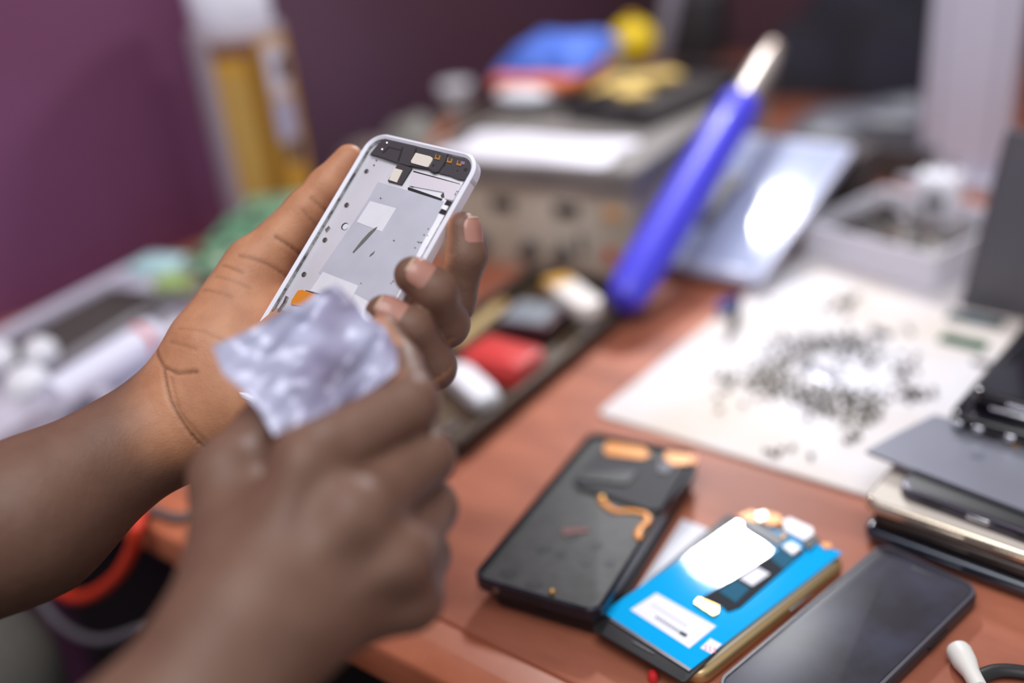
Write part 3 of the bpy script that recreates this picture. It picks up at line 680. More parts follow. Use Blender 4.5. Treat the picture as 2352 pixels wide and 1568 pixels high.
MB().lathe([(.004, .0022), (.004, .0027), (.003, .0027)], Matrix.Translation((.05, .035, 0)), 20).build('camera_ring', mat('ring_grey', (128, 130, 142), .3, .4), t)
MB().slab(.006, .004, .0006, .001, .0002, Lc(.112, .020, .0022, .4)).build('sticker', mat('pale_tab', (196, 196, 202), .4), t)
MB().slab(.018, .012, .003, .002, .0006, Lc(.044, .066, .0005, .5)).build('camera_module', BLACKP, t)
MB().slab(.008, .003, .0012, .0006, .0002, Lc(.060, .058, .0022, -.3)).build('flex_plug', GOLD, t)
BLK = mat('glossy_black', (26, 25, 28), .16, .2, coat=.6)
for k, lb in enumerate(('lowest black phone of the pile behind the grey plate', 'second lowest black phone of the pile behind the grey plate', 'black phone level with the grey plate, behind it')):
    phone('phone', lb, T(-0.122+.037, .590+.0775, .0125*k, math.radians(-3)), .074, .155, .0122, mat('pile_black', (34, 31, 33), .3), GLASSB, 'black phones piled behind the grey plate')
t = phone('phone', 'glossy black phone with chrome clips lying on the grey plate', T(-0.126+.037, .556+.0775, .0396, math.radians(-4)), .074, .155, .010, BLK, GLASSB)
for x in (-.03, -.018, .0, .014): MB().slab(.006, .004, .004, .0015, .001, Lc(x, -.0778, .003)).build('chrome_clip', CHROME, t)
t = phone('phone', 'topmost black phone of the pile at the right edge', T(-0.114+.037, .566+.0775, .0500, math.radians(-7)), .074, .155, .012, BLK, GLASSB)
MB().slab(.03, .004, .003, .0014, .001, Lc(.0, -.0778, .007)).build('chrome_clip', CHROME, t); MB().slab(.024, .004, .003, .0014, .001, Lc(-.012, -.0778, .002)).build('chrome_clip', CHROME, t)
# ---- small things near the right bottom corner
MK = lay((2198, 1488), (2245, 1572), .0062)[0]
t = thing('applicator', 'small white plastic applicator with dark tip at the bottom right corner', 'applicator', MK)
MB().lathe([(.0020, 0), (.0055, .0006), (.0062, .003), (.0058, .010), (.0042, .017), (.0040, .026), (.003, .027)], Matrix.Rotation(math.pi/2, 4, 'Y'), 24).build('barrel', mat('milky_plastic', (214, 212, 206), .4), t)
MB().lathe([(.0036, .026), (.0034, .036), (.001, .046)], Matrix.Rotation(math.pi/2, 4, 'Y'), 16).build('tip', BLACKP, t)
t = single(MB().tube([on(2238, 1560, .004), on(2290, 1540, .004), on(2360, 1545, .004), on(2440, 1570, .004)], .0038, 10, flat=.7), 'cable', BLACKP, 'short black cable by the white applicator at the bottom right', 'cable', Matrix.Identity(4))
t = single(MB().lathe([(.001, 0), (.0026, .0005), (.0028, .004), (.0015, .006)], None, 14), 'pin', mat('red_plastic', (206, 44, 48), .35), 'tiny red plastic pin in front of the blue display', 'pin', Matrix.Translation(on(1500, 1562, 0)))

# ================================================================== SCREWS AND SCRAPS ON THE MAT
SCR = mat('dark_screw_metal', (84, 77, 64), .5, .4)
sb = MB().lathe([(.0002, 0), (.0019, .0001), (.0020, .0009), (.0014, .0012)], None, 8).lathe([(.0009, .0012), (.0009, .0044), (.0004, .0049)], None, 6)
first = None; taken = []
def screw(x, y, rz):
    global first
    M = T(x, y, .003+.0020, rz) @ Matrix.Rotation(math.radians(97), 4, 'X')
    if first is None: first = o = sb.build('screw', SCR)
    else: o = first.copy(); COL.objects.link(o)
    o.matrix_world = M; tag(o, 'tiny loose screw among the others scattered on the white mat', 'screw', 'loose screws on the white mat'); return o
rr = random.Random(11)
CL = [(1700, 865, 40, 8, 8), (1765, 868, 30, 14, 26), (1795, 830, 25, 25, 22), (1830, 795, 25, 15, 12), (1870, 905, 40, 12, 36), (1935, 925, 40, 14, 42), (1980, 950, 20, 20, 14), (1945, 800, 40, 14, 30), (1925, 785, 25, 10, 12), (1880, 790, 40, 10, 8), (1990, 825, 20, 20, 7), (1850, 850, 60, 40, 10), (1940, 700, 22, 12, 16), (1770, 880, 60, 10, 8), (1960, 985, 20, 20, 5), (1700, 930, 50, 20, 4), (2080, 860, 18, 30, 16), (2110, 905, 30, 10, 12), (2145, 905, 10, 6, 4), (1755, 1045, 30, 8, 6), (1820, 700, 60, 40, 4), (2050, 780, 60, 40, 4)]
for cx, cy, sx, sy, n in CL:
    k = 0; tries = 0
    while k < n and tries < n*30:
        tries += 1; p = on(cx+rr.gauss(0, sx*.8), cy+rr.gauss(0, sy*.8), .004)
        if not (-.34 < p[0] < -.165 and .53 < p[1] < .84): continue
        if any((p[0]-a)**2+(p[1]-b)**2 < .0046**2 for a, b in taken): continue
        taken.append((p[0], p[1])); screw(p[0], p[1], rr.random()*6.28); k += 1
def scrap(name, label, cat, x, y, w_, l_, h, rz, m, extra=None):
    p = on(x, y, .004); t = thing(name, label, cat, T(p[0], p[1], .0032, math.radians(rz)))
    MB().slab(w_, l_, h, .001, .0003).build('board', m, t)
    for k, (dx, dy, ww, ll, hh, mm_) in enumerate(extra or []): MB().slab(ww, ll, hh, .0004, .0002, Lc(dx, dy, h)).build('chip', mm_, t)
PCB = mat('green_circuit', (24, 104, 62), .5, var=.4, scale=250, rgb2=(18, 74, 48)); PCB2 = mat('teal_circuit', (30, 74, 82), .5, var=.4, scale=250, rgb2=(24, 48, 54))
scrap('circuit_board', 'small bright green circuit board strip on the right side of the white mat', 'circuit board', 2212, 786, .034, .013, .003, -6, PCB, [(-.008, 0, .006, .005, .001, BLACKP), (.006, 0, .007, .005, .001, STEEL)])
scrap('circuit_board', 'long teal circuit board strip lying by the foot of the dark tablet', 'circuit board', 2240, 735, .042, .014, .003, -4, PCB2, [(-.012, 0, .008, .006, .001, BLACKP), (.01, 0, .009, .006, .001, STEEL)])
scrap('chip_shield', 'dark square metal shield near the back of the white mat', 'shield', 2025, 765, .016, .008, .002, -10, DARKGREY)
scrap('chip_shield', 'brown bent metal shield at the right rim of the white mat', 'shield', 2262, 836, .018, .005, .002, -4, mat('brown_metal', (86, 70, 56), .4, .6))
scrap('chip_shield', 'thin pale metal plate in the middle of the screws', 'shield', 1880, 855, .034, .016, .0008, -20, mat('pale_metal', (206, 206, 218), .25, .7))
# tweezers at the left rim of the mat
t = thing('tweezers', 'black pointed tweezers with a blue grip at the left rim of the white mat', 'tweezers', Matrix.Identity(4))
A, Bp = on(1666, 786, .0045), on(1692, 690, .017)
MB().tube([A, (A+Bp)/2+np.array([.001, 0, .001]), Bp], [.0008, .0014, .002], 8).build('prong', BLACKP, t)
MB().tube([A+np.array([.0012, .001, 0]), (A+Bp)/2+np.array([.004, 0, .001]), Bp+np.array([.003, 0, 0])], [.0008, .0014, .002], 8).build('prong', BLACKP, t)
C2 = on(1648, 712, .008)
MB().tube([Bp, (Bp+C2)/2+np.array([0, .004, 0]), C2+np.array([0, 0, .001])], .0055, 10).build('grip', mat('blue_grip', (42, 66, 150), .4), t)

# ================================================================== CENTRE TRAY, SOLDERING STATION
MT = T(-.485, .565, 0, math.radians(4))
t = thing('tray', 'shallow dark parts tray with a worn pale rim in the middle of the desk', 'tray', MT)
TRD = mat('dark_tray', (52, 46, 44), .45, .3); TRR = mat('worn_tray_rim', (120, 112, 102), .4, .4, var=.4, scale=25, rgb2=(66, 58, 54))
MB().slab(.118, .29, .003, .006, .001).build('base', mat('tray_base', (92, 74, 56), .5, var=.4, scale=20), t)
MB().ring(.124, .296, .016, .009, .004, None, .001).build('wall', TRD, t)
MB().ring(.127, .299, .0025, .010, .0055, Lc(0, 0, .0155), .0008).build('rim', TRR, t)
MA = MT @ Matrix.Translation((0, 0, .003))
def tray_item(name, label, cat, x, y, z, w_, l_, h, rz, m, parts=(), tilt=0, r=.004):
    p = on(x, y, z); M = T(p[0], p[1], z-h/2, math.radians(rz)) @ Matrix.Rotation(math.radians(tilt), 4, 'X')
    t = thing(name, label, cat, M); MB().slab(w_, l_, h, r, min(.002, h*.3)).build('body', m, t)
    for n_, dx, dy, dz, ww, ll, hh, mm_ in parts: MB().slab(ww, ll, hh, min(.002, ww*.3), hh*.3, Lc(dx, dy, dz)).build(n_, mm_, t)
    return t
RED = mat('red_case', (206, 62, 60), .35, coat=.3)
tray_item('box', 'flat red plastic box lying in the parts tray', 'box', 1155, 832, .014, .058, .040, .018, 0, RED, [('lid_seam', 0, -.0195, .011, .05, .002, .0012, mat('dark_red', (150, 34, 36), .4)), ('lid', 0, 0, .018, .054, .036, .002, RED)])
tray_item('phone', 'small dark phone with grey shiny screen behind the red box in the tray', 'phone', 1225, 735, .016, .050, .050, .014, 10, mat('dark_maroon', (66, 30, 36), .35), [('screen', -.002, 0, .014, .04, .042, .001, mat('grey_screen', (128, 134, 142), .3))])
tray_item('packet', 'glossy white and yellow packet across the far end of the parts tray', 'packet', 1318, 680, .028, .074, .026, .012, -30, mat('pearl_plastic', (232, 226, 220), .25), [('yellow_end', -.028, 0, -.0005, .026, .0265, .013, mat('amber_plastic', (198, 148, 56), .35))], r=.012)
tray_item('tube', 'white rounded plastic tube end at the near end of the parts tray', 'tube', 1080, 885, .012, .060, .022, .014, -25, mat('bright_white_plastic', (238, 238, 244), .3), [('cap', .028, 0, .001, .012, .021, .012, WHITE)], r=.009)
tray_item('strip', 'yellowish plastic strip along the left rim of the tray', 'strip', 1105, 738, .020, .012, .085, .004, 8, mat('straw_plastic', (186, 160, 110), .35), [('end_clip', 0, .036, .004, .01, .008, .002, GOLD)])
# soldering station
sa, sb2 = on(1048, 314, .112), on(1458, 394, .112); SR = math.radians(7); MS = T(sb2[0], sb2[1], 0, SR) @ Matrix.Translation((-float(np.linalg.norm(sb2-sa))/2, .21, 0))
SBE = mat('aged_beige_metal', (190, 180, 164), .55, var=.25, scale=14, rgb2=(164, 152, 134)); SGR = mat('grey_rim_plastic', (122, 116, 112), .5, var=.2, scale=20)
t = thing('soldering_station', 'worn beige metal repair station box with dark vents, loaded with clutter', 'station', MS)
SW, SL, SH = float(np.linalg.norm(sb2-sa)), .42, .088; KX = SW/.215
MB().slab(SW-.012, SL-.012, SH, .006, .002).build('housing', SBE, t)
MB().slab(SW, SL, .016, .012, .004, Lc(0, 0, SH)).build('top_lid', SGR, t)
MB().ring(SW, SL, .008, .012, .008, Lc(0, 0, SH+.0155), .002).build('top_rim', SGR, t)
yf_ = -SL/2+.006
for x in (-.082*KX, -.02*KX, .042*KX): MB().slab(.027, .003, .013, .002, .001, Lc(x, yf_, .060)).build('vent_slot', BLACKP, t)
MB().slab(.016, .002, .011, .003, .001, Lc(.084*KX, yf_-.0005, .062)).build('orange_badge', mat('orange_badge', (206, 150, 84), .5), t)
for x, r in ((-.055, .009), (0.005, .008), (.042, .007)):
    k = MB().lathe([(r*1.2, 0), (r*1.2, .002), (r, .003), (r*.9, .013), (r*.4, .014)], Lc(x, yf_, .022) @ Matrix.Rotation(math.pi/2, 4, 'X'), 20).build('knob', DARKGREY, t)
MB().slab(.012, .004, .014, .002, .001, Lc(.080*KX, yf_, .018)).build('power_switch', mat('red_switch', (190, 70, 46), .4), t)
for x in (-.075, .062): MB().slab(.006, .003, .022, .002, .001, Lc(x, yf_, .022)).build('socket', BLACKP, t)
for sx in (-1, 1):
    for sy in (-1, 1): MB().lathe([(.008, -.0), (.008, .002)], Lc(sx*.07, sy*.18, -.0001)).build('foot', BLACKP, t)
ZT = SH+.0165
def onst(x, y, z, rz=0): return MS @ Matrix.Translation((x, y, z)) @ Matrix.Rotation(rz, 4, 'Z')
def onp(x, y, z, rz=0):                    # on the station lid, under a pixel seen at height z above the desk
    p = on(x, y, z); return T(p[0], p[1], ZT, math.radians(rz))
def crumple(w_, l_, h, seed, n=22, base=.0008, flat=.3):
    """a soft crumpled sheet with thickness"""
    rs = random.Random(seed); wv = [(rs.uniform(2, 9), rs.uniform(2, 9), rs.uniform(0, 6.3), rs.uniform(.3, 1)) for _ in range(6)]; V_ = []; sm_ = sum(a[3] for a in wv)
    for lay_ in (0, 1):
        for i in range(n):
            for j in range(n):
                u, v = i/(n-1)*2-1, j/(n-1)*2-1; e = 1-max(abs(u), abs(v))**3
                z = h*(flat+(1-flat)*sum(a[3]*math.sin(a[0]*u+a[1]*v+a[2]) for a in wv)/sm_*.5+.35*(1-flat))*e
                wob = 1+.06*math.sin(5*v+seed)+.05*math.sin(7*u-seed)
                V_.append((u*w_/2*wob, v*l_/2*wob, (max(z, 0)+base) if lay_ == 0 else 0))
    F_ = []
    for i in range(n-1):
        for j in range(n-1):
            a = i*n+j; F_.append((a, a+n, a+n+1, a+1)); b = a+n*n; F_.append((b, b+1, b+n+1, b+n))
    rim_ = [j for j in range(n)]+[i*n+n-1 for i in range(1, n)]+[(n-1)*n+j for j in range(n-2, -1, -1)]+[i*n for i in range(n-2, 0, -1)]
    for a, b in zip(rim_, rim_[1:]+rim_[:1]): F_.append((a, b, b+n*n, a+n*n))
    return MB().add(V_, F_)
single(crumple(SW-.068, .095, .012, 4), 'paper_wipe', mat('white_wipe', (220, 216, 226), .8), 'crumpled white paper wipe on the front of the beige station', 'wipe', onst(-.014, -.146, ZT+.0002))
ca, cb2 = on(1318, 228, ZT+.018), on(1458, 268, ZT+.018); CW = float(np.linalg.norm(cb2-ca)); CRZ = math.radians(-7)
CASEM = T((ca[0]+cb2[0])/2, (ca[1]+cb2[1])/2, ZT, CRZ) @ Matrix.Translation((0, .115, 0))
t = thing('case', 'flat black open case with yellow sheets inside, on top of the station', 'case', CASEM)
MB().slab(CW, .23, .004, .006, .001).build('base', mat('case_dark', (58, 52, 52), .5), t)
MB().ring(CW, .23, .018, .006, .005, None, .001).build('wall', mat('case_wall', (52, 47, 50), .5), t)
YE = mat('yellow_sponge', (214, 182, 104), .8, var=.15, scale=60)
for k, (x, y, a, l_) in enumerate(((1392, 185, 0, .085), (1495, 185, -38, .07), (1450, 232, 55, .045))):
    p_ = on(x, y, ZT+.012)
    single(MB().slab(.036, l_, .007, .004, .002), 'sponge', YE, ('left yellow sponge strip in the black case', 'right yellow sponge strip in the black case', 'short brownish yellow sponge at the front corner of the black case')[k], 'sponge', T(p_[0], p_[1], ZT+.0042+.0073*k, math.radians(a)), 'sponges in the black case')
t = thing('dish', 'round white dish with a dark grey base at the front left of the station', 'dish', onp(1222, 218, ZT+.012))
MB().lathe([(.028, 0), (.044, .002), (.046, .012), (.043, .016)], None, 32).build('base', DARKGREY, t)
MB().lathe([(.043, .0145), (.044, .018), (.036, .025), (.012, .029), (.002, .0295)], None, 32).build('lid', mat('white_dish', (226, 228, 236), .35), t)
ORG = mat('orange_rubber', (216, 108, 50), .5); BLU = mat('blue_cloth', (76, 112, 206), .6, var=.15, scale=30)
t = thing('pouch', 'blue pouch with orange underside lying on the white dish', 'pouch', onp(1268, 150, ZT+.035, 10) @ Matrix.Translation((0, 0, .0335)))
b_ = crumple(.125, .125, .034, 9, flat=.75); bo = b_.build('blue_flap', BLU, t); bo.matrix_local = Lc(0, .012, .006, 0, .12)
ob = MB().slab(.112, .135, .014, .02, .005, Lc(.002, -.010, -.0130)).build('orange_base', ORG, t)
t = thing('storage_box', 'low dark storage box under the blue pouch on the station', 'box', onp(1272, 148, ZT+.035, 10))
MB().slab(.06, .08, .020, .004, .002).build('body', mat('box_dark', (70, 62, 60), .6), t); MB().slab(.056, .076, .002, .004, .0008, Lc(0, 0, .0192)).build('lid', DARKGREY, t)
yb_ = on(1452, 92, ZT+.03)
t = thing('ball_jar', 'round yellow ball shaped jar behind the blue pouch', 'jar', Matrix.Translation((yb_[0], yb_[1], TZ+ZT)))
MB().lathe([(.010, 0), (.022, .004), (.030, .016), (.032, .028), (.029, .042), (.019, .052), (.009, .056)], None, 32).build('body', mat('yellow_plastic', (232, 196, 20), .4), t)
MB().lathe([(.010, .055), (.010, .060), (.003, .062)], None, 20).build('cap', mat('yellow_cap', (214, 176, 40), .4), t)
cb = on(1410, 130, ZT+.012)
t = thing('bottle_cap', 'small clear plastic cap in front of the yellow ball jar', 'cap', Matrix.Translation((cb[0], cb[1], TZ+ZT)))
MB().lathe([(.015, 0), (.016, .002), (.014, .020), (.012, .021), (.011, .004), (.002, .003)], None, 24).build('body', mat('clear_grey', (190, 184, 176), .3, alpha=.7), t)
sbx = on(1590, 130, ZT)
t = thing('holder_box', 'black upright holder box with a grey lever at the back of the station', 'holder', T(sbx[0], sbx[1], ZT, math.radians(10)))
MB().slab(.085, .06, .085, .004, .002).build('body', mat('holder_black', (44, 42, 44), .5), t)
MB().slab(.022, .006, .10, .003, .001, Lc(-.036, -.033, .002, 0, 0, math.radians(14))).build('lever', mat('lever_grey', (138, 132, 144), .4), t)
MB().slab(.03, .004, .02, .002, .001, Lc(-.02, -.031, .062)).build('slot', BLACKP, t)
ol = on(1375, 40, ZT)
single(MB().lathe([(.02, 0), (.045, .004), (.058, .024), (.055, .026), (.04, .008), (.002, .006)], None, 28), 'bowl', mat('grey_ceramic', (150, 144, 132), .4), 'grey shallow bowl at the back of the station, behind the blue pouch', 'bowl', T(ol[0], ol[1], 0))
ol2 = on(1380, -60, .02)
t = thing('carton', 'olive brown cardboard carton against the far wall', 'carton', T(ol2[0], ol2[1]-.05, 0, .1)); MB().box(.26, .12, .11).build('body', mat('olive_card', (104, 82, 40), .8), t); MB().box(.255, .03, .002, Lc(0, 0, .11)).build('tape', mat('tape', (140, 116, 70), .4), t)

# hot air gun
P0, P1 = on(1432, 690, .030), on(1704, 235, .134); ax = (P1-P0); LG = np.linalg.norm(ax); ax /= LG
yv = np.cross(np.array([0, 0, 1]), ax); yv /= np.linalg.norm(yv); MGn = frame(P0, np.cross(yv, ax), yv, ax)
t = thing('hot_air_gun', 'blue handled hot air gun leaning up over the desk, pale metal nozzle', 'tool', MGn)
BG = mat('blue_gun_plastic', (70, 66, 214), .38, coat=.15)
MB().lathe([(.006, -.004), (.013, -.002), (.0165, .004), (.0185, .016), (.0200, .05), (.0205, LG*.55), (.0200, LG*.8), (.0195, LG-.004), (.017, LG), (.014, LG)], None, 36).build('handle', BG, t)
for k in range(4): MB().lathe([(.0198, LG*.82+k*.008), (.0208, LG*.82+.0012+k*.008), (.0208, LG*.82+.003+k*.008), (.0198, LG*.82+.0042+k*.008)], None, 32).build('grip_ring', BG, t)
MB().lathe([(.0125, LG-.001), (.0128, LG+.05), (.0122, LG+.072), (.0122, LG+.074)], None, 28).build('nozzle', mat('pale_steel', (188, 178, 170), .4, .5), t)
MB().lathe([(.0105, LG+.073), (.0100, LG+.095), (.007, LG+.096)], None, 24).build('nozzle_tip', mat('heat_tinted_steel', (150, 134, 124), .45, .5), t)
MB().slab(.004, .010, .024, .001, .0006, Lc(.0195, 0, LG*.5)).build('button', mat('blue_dark_button', (40, 38, 130), .4), t)

# glass plate tilted on a dark box
NR, FR, FLf = on(1742, 650, .016), on(1966, 334, .088), on(1716, 258, .088)
lv = FR-NR; Lg = np.linalg.norm(lv); lv /= Lg; wv = np.array([-lv[1], lv[0], 0]); wv /= np.linalg.norm(wv); Wg = .128; nv = np.cross(lv, wv)
Mg = frame(NR+wv*Wg/2+lv*Lg/2-nv*.008, -wv, lv, nv)
t = thing('tilted_tablet', 'pale blue glossy display panel tilted up beside the hot air gun', 'panel', Mg)
MB().slab(Wg, Lg, .008, .008, .002).build('frame', mat('panel_grey', (176, 176, 196), .35, .1), t)
MB().slab(Wg-.010, Lg-.012, .0006, .005, .0002, Lc(0, 0, .0078)).build('screen', mat('pale_blue_glass', (168, 176, 204), .16, coat=.5), t)
MB().slab(.030, .085, .0008, .003, .0002, Lc(-Wg/2+.030, -.005, .0084)).build('dark_flex', mat('dark_flex', (74, 70, 76), .35), t)
MB().slab(Wg-.03, .003, .0006, .001, .0002, Lc(0, -Lg/2+.010, .0082)).build('edge_strip', mat('edge_strip', (206, 206, 220), .3), t)
bx_ = FR+wv*Wg/2
t = thing('storage_box', 'dark grey box under the far end of the pale blue panel', 'box', T(bx_[0]+.006, bx_[1]+.036, 0, math.radians(-4)))
MB().box(.12, .05, .068).build('body', mat('charcoal_card', (64, 58, 58), .7), t); MB().box(.122, .052, .010, Lc(0, 0, .064)).build('lid', mat('charcoal_lid', (74, 68, 68), .7), t)

# white box of parts
A, Bq = on(1838, 590, .0035), on(2142, 678, .0035); xv = (Bq-A); Wb = np.linalg.norm(xv); rzb = math.atan2(xv[1], xv[0])
MBx = Matrix.Translation(A) @ Matrix.Rotation(rzb, 4, 'Z') @ Matrix.Translation((Wb/2, .065, 0)); LB = .13
t = thing('parts_box', 'open white cardboard box full of small metal parts on the mat', 'box', MBx)
CARD = mat('white_card', (214, 212, 222), .6)
MB().ring(Wb, LB, .036, .002, .0035, None, .0008, 3).build('walls', CARD, t)
MB().box(Wb-.006, LB-.006, .003).build('bottom', mat('box_inside', (170, 164, 160), .7), t)
rr = random.Random(21); mts = [STEEL, mat('part_dark', (60, 56, 54), .4, .5), mat('part_brown', (110, 92, 80), .5, .3), mat('part_silver', (168, 164, 164), .25, .8)]
grid = [(i, j) for i in range(5) for j in range(4)]; rr.shuffle(grid)
wds = ['dull steel', 'blackened', 'brownish', 'bright silver']
for k, (i, j) in enumerate(grid):
    x, y = -Wb/2+.016+i*(Wb-.03)/4, -LB/2+.018+j*(LB-.034)/3; q = k % 4
    p = thing('metal_part', wds[q]+' metal part lying among the others in the white box', 'part', MBx @ Lc(x, y, .0032+.010*(k % 2), rr.random()*3), 'metal parts in the white box')
    MB().slab(.022, .015, .0085, .002, .001).build('body', mts[q], p)
    MB().lathe([(.004, .0085), (.004, .012), (.0015, .0125)], Lc(.003, 0, 0), 12).build('stud', mts[(q+1) % 4] if q else CHROME, p)
adp = loc(MBx, 2155, 470, .030)
t = thing('adapter', 'white plug adapter standing in the back corner of the parts box', 'adapter', MBx @ Lc(*adp, .018, .3))
MB().slab(.042, .034, .042, .010, .006).build('body', mat('adapter_white', (236, 236, 244), .3), t)
for s_ in (-1, 1): MB().lathe([(.0024, .04), (.0022, .056), (.001, .058)], Lc(s_*.009, 0, 0), 12).build('pin', STEEL, t)
MB().slab(.02, .004, .012, .002, .001, Lc(0, -.018, .012)).build('socket', DARKGREY, t)

# dark upright tablet, white post
tb = on(2222, 712, .003)
t = thing('tablet', 'dark grey tablet standing upright behind the mat at the right edge', 'tablet', T(tb[0]-.008, tb[1], .0045, math.radians(-3)) @ Matrix.Rotation(math.radians(-5), 4, 'X') @ Matrix.Rotation(math.radians(6), 4, 'Y') @ Matrix.Translation((.10, .005, 0)))
MB().slab(.20, .008, .150, .006, .002).build('body', mat('tablet_grey', (84, 82, 88), .45), t)
MB().slab(.186, .0008, .128, .0003, .0002, Lc(0, -.0042, .013)).build('screen', mat('tablet_screen', (88, 87, 94), .35), t)
MB().slab(.05, .004, .12, .002, .001, Lc(.02, .018, .0, 0, math.radians(10))).build('kickstand', DARKGREY, t)
pa, pb = on(2112, 440, 0), on(2335, 452, 0)
t = thing('post', 'tall white upright post behind the parts box at the right', 'post', T((pa[0]+pb[0])/2-.020, pa[1]+.06, 0, math.radians(8)))
PW_ = mat('post_white', (200, 200, 216), .45)
MB().slab(.088, .06, .62, .006, .002).build('column', PW_, t)
for x in (-.028, .028): MB().slab(.003, .002, .60, .0008, .0004, Lc(x, -.0305, .01)).build('groove', mat('groove_grey', (170, 168, 178), .5), t)
MB().slab(.12, .10, .012, .008, .003).build('foot', PW_, t)

# ================================================================== BACK RIGHT CLUTTER
single(crumple(.22, .15, .06, 14), 'plastic_bag', mat('grey_bag', (120, 122, 132), .35, alpha=.85), 'crumpled grey plastic bag on the desk behind the blue panel', 'bag', T(-.44, 1.30, .0005, .2))
single(crumple(.34, .20, .20, 17, flat=.7), 'dark_bag', mat('navy_cloth', (50, 50, 66), .8, var=.3, scale=12, rgb2=(40, 38, 44)), 'dark blue cloth bag slumped at the back right of the desk', 'bag', T(-.52, 1.56, .0005, .1))
t = thing('storage_box', 'low dark box between the blue panel and the white post', 'box', T(-.36, 1.16, 0, .1)); MB().box(.10, .10, .04).build('body', mat('brown_black_card', (66, 58, 54), .7), t); MB().box(.104, .104, .008, Lc(0, 0, .034)).build('lid', DARKGREY, t)

# ================================================================== LEFT SIDE
zf_ = .030
ML2 = T(-.8245, .381, 0, math.radians(11))
PT_ = mat('pale_plastic', (206, 202, 214), .3, coat=.3); PTC = mat('clear_pale_plastic', (190, 184, 200), .25, coat=.4)
t = thing('plastic_tray', 'long pale plastic tray along the purple wall, left of the hand', 'tray', ML2)
MB().slab(.170, .36, .012, .012, .004).build('base', PT_, t)
MB().ring(.170, .36, .032, .012, .012, None, .004).build('wall', PTC, t)
MSt, LSt = lay((97, 842), (384, 672), .030); WSt = loc(MSt, 190, 694, .030)[1]
t = thing('display_strip', 'dark grey phone screen lying in the pale plastic tray', 'display', MSt @ Matrix.Translation((LSt/2, WSt/2, -.010)))
MB().slab(LSt+.008, WSt+.008, .009, .006, .002).build('body', mat('strip_rim', (150, 146, 150), .3), t); MB().slab(LSt, WSt, .0008, .004, .0002, Lc(0, 0, .0092)).build('screen', mat('strip_screen', (76, 70, 68), .5, spec=.2), t)
MB().slab(LSt+.006, WSt*.5, .0079, .004, .001, Lc(0, 0, -.0079)).build('foam_block', mat('pale_plastic_foam', (206, 202, 214), .5), t)
pA, pB = on(118, 915, .034), on(350, 768, .034)
t = thing('glue_stick', 'fat white translucent plastic stick lying along the tray edge', 'stick', Matrix.Identity(4))
MB().tube([pA, (pA+pB)/2, pB], .0145, 18).build('body', mat('milky_white', (222, 222, 240), .3, coat=.3), t)
MB().tube([pB-(pB-pA)*.16+np.array([0, 0, .0005]), pB-(pB-pA)*.10+np.array([0, 0, .0005])], .0149, 18, sub=1).build('red_band', mat('red_band', (206, 96, 84), .4), t)
for k, (x, y, z, r) in enumerate(((86, 786, .050, .014), (56, 862, .046, .017), (-14, 812, .044, .016))):
    p = on(x, y, z); t = thing('knob_cap', ('smallest white cap, nearest the dark screen in the pale tray', 'white cap in front of the smallest one at the end of the pale tray', 'white cap at the left picture border on the pale tray')[k], 'cap', Matrix.Translation((p[0], p[1], TZ+.033)), 'white caps at the end of the pale tray')
    MB().lathe([(r*.8, -.001), (r, .003), (r*.96, .012), (r*.7, .017), (r*.2, .019)], None, 24).build('body', WHITE, t); MB().lathe([(r*.3, .018), (r*.3, .021), (r*.1, .022)], None, 14).build('nub', WHITE, t)
pw = on(455, 790, .012)
single(crumple(.10, .14, .026, 6), 'paper_wipe', mat('bright_tissue', (220, 222, 238), .7), 'white tissue lying between the tray and the left wrist', 'wipe', T(pw[0]+.030, pw[1]-.010, .0003, .2))
pw = on(230, 905, .008)+np.array([.035, -.01, 0])
single(crumple(.10, .10, .016, 31), 'plastic_bag', mat('clear_bag', (196, 194, 206), .25, alpha=.8), 'small clear plastic bag beside the left forearm', 'bag', T(pw[0], pw[1], .0003, .2))
single(MB().tube([on(250, 905, .022), on(160, 908, .02), on(90, 935, .016), on(45, 975, .008), on(5, 1015, .004), on(-60, 1080, .004)], .0055, 12), 'cable', mat('white_cable', (198, 192, 206), .35), 'thick white cable curving off the desk at the left border', 'cable', Matrix.Identity(4))
# green boards in a bag
single(crumple(.145, .10, .055, 23, flat=.85), 'plastic_bag', mat('bag_of_boards', (172, 170, 182), .25, alpha=.75, coat=.4), 'cloudy plastic bag under the green circuit boards by the canister', 'bag', T(-.815, .630, .0003, .15))
cols = [mat('muted_green_circuit', (100, 148, 116), .45, var=.3, scale=200), mat('pale_green_circuit', (120, 160, 128), .45, var=.3, scale=200), mat('grey_green_circuit', (150, 156, 140), .5, var=.3, scale=200), PCB2]
pls = [(600, 530, .062, .10, .07, 25, 0, 'large green circuit board on top of the cloudy bag'), (520, 590, .066, .08, .055, -10, 1, 'pale green circuit board at the front of the cloudy bag'), (655, 470, .071, .09, .05, 40, 1, 'pale green circuit board leaning at the back near the canister'), (560, 650, .050, .09, .06, 10, 2, 'grey green circuit board hidden partly behind the thumb'), (450, 640, .046, .05, .03, 60, 0, 'small green circuit board in front of the cloudy bag, by the tray')]
for x, y, z, w_, l_, rz, ci, lb in pls:
    p = on(x, y, z); t = thing('circuit_board', lb, 'circuit board', T(p[0], p[1], z, math.radians(rz)) @ Matrix.Rotation(math.radians(8), 4, 'X'), 'circuit boards on the cloudy bag')
    MB().slab(w_, l_, .0016, .002, .0004).build('board', cols[ci], t)
    for k in range(4): MB().slab(.010, .008, .003, .001, .0004, Lc((k-1.5)*w_*.22, (k % 2-.5)*l_*.4, .0016)).build('chip', (BLACKP, STEEL, CREAM, DARKGREY)[k], t)
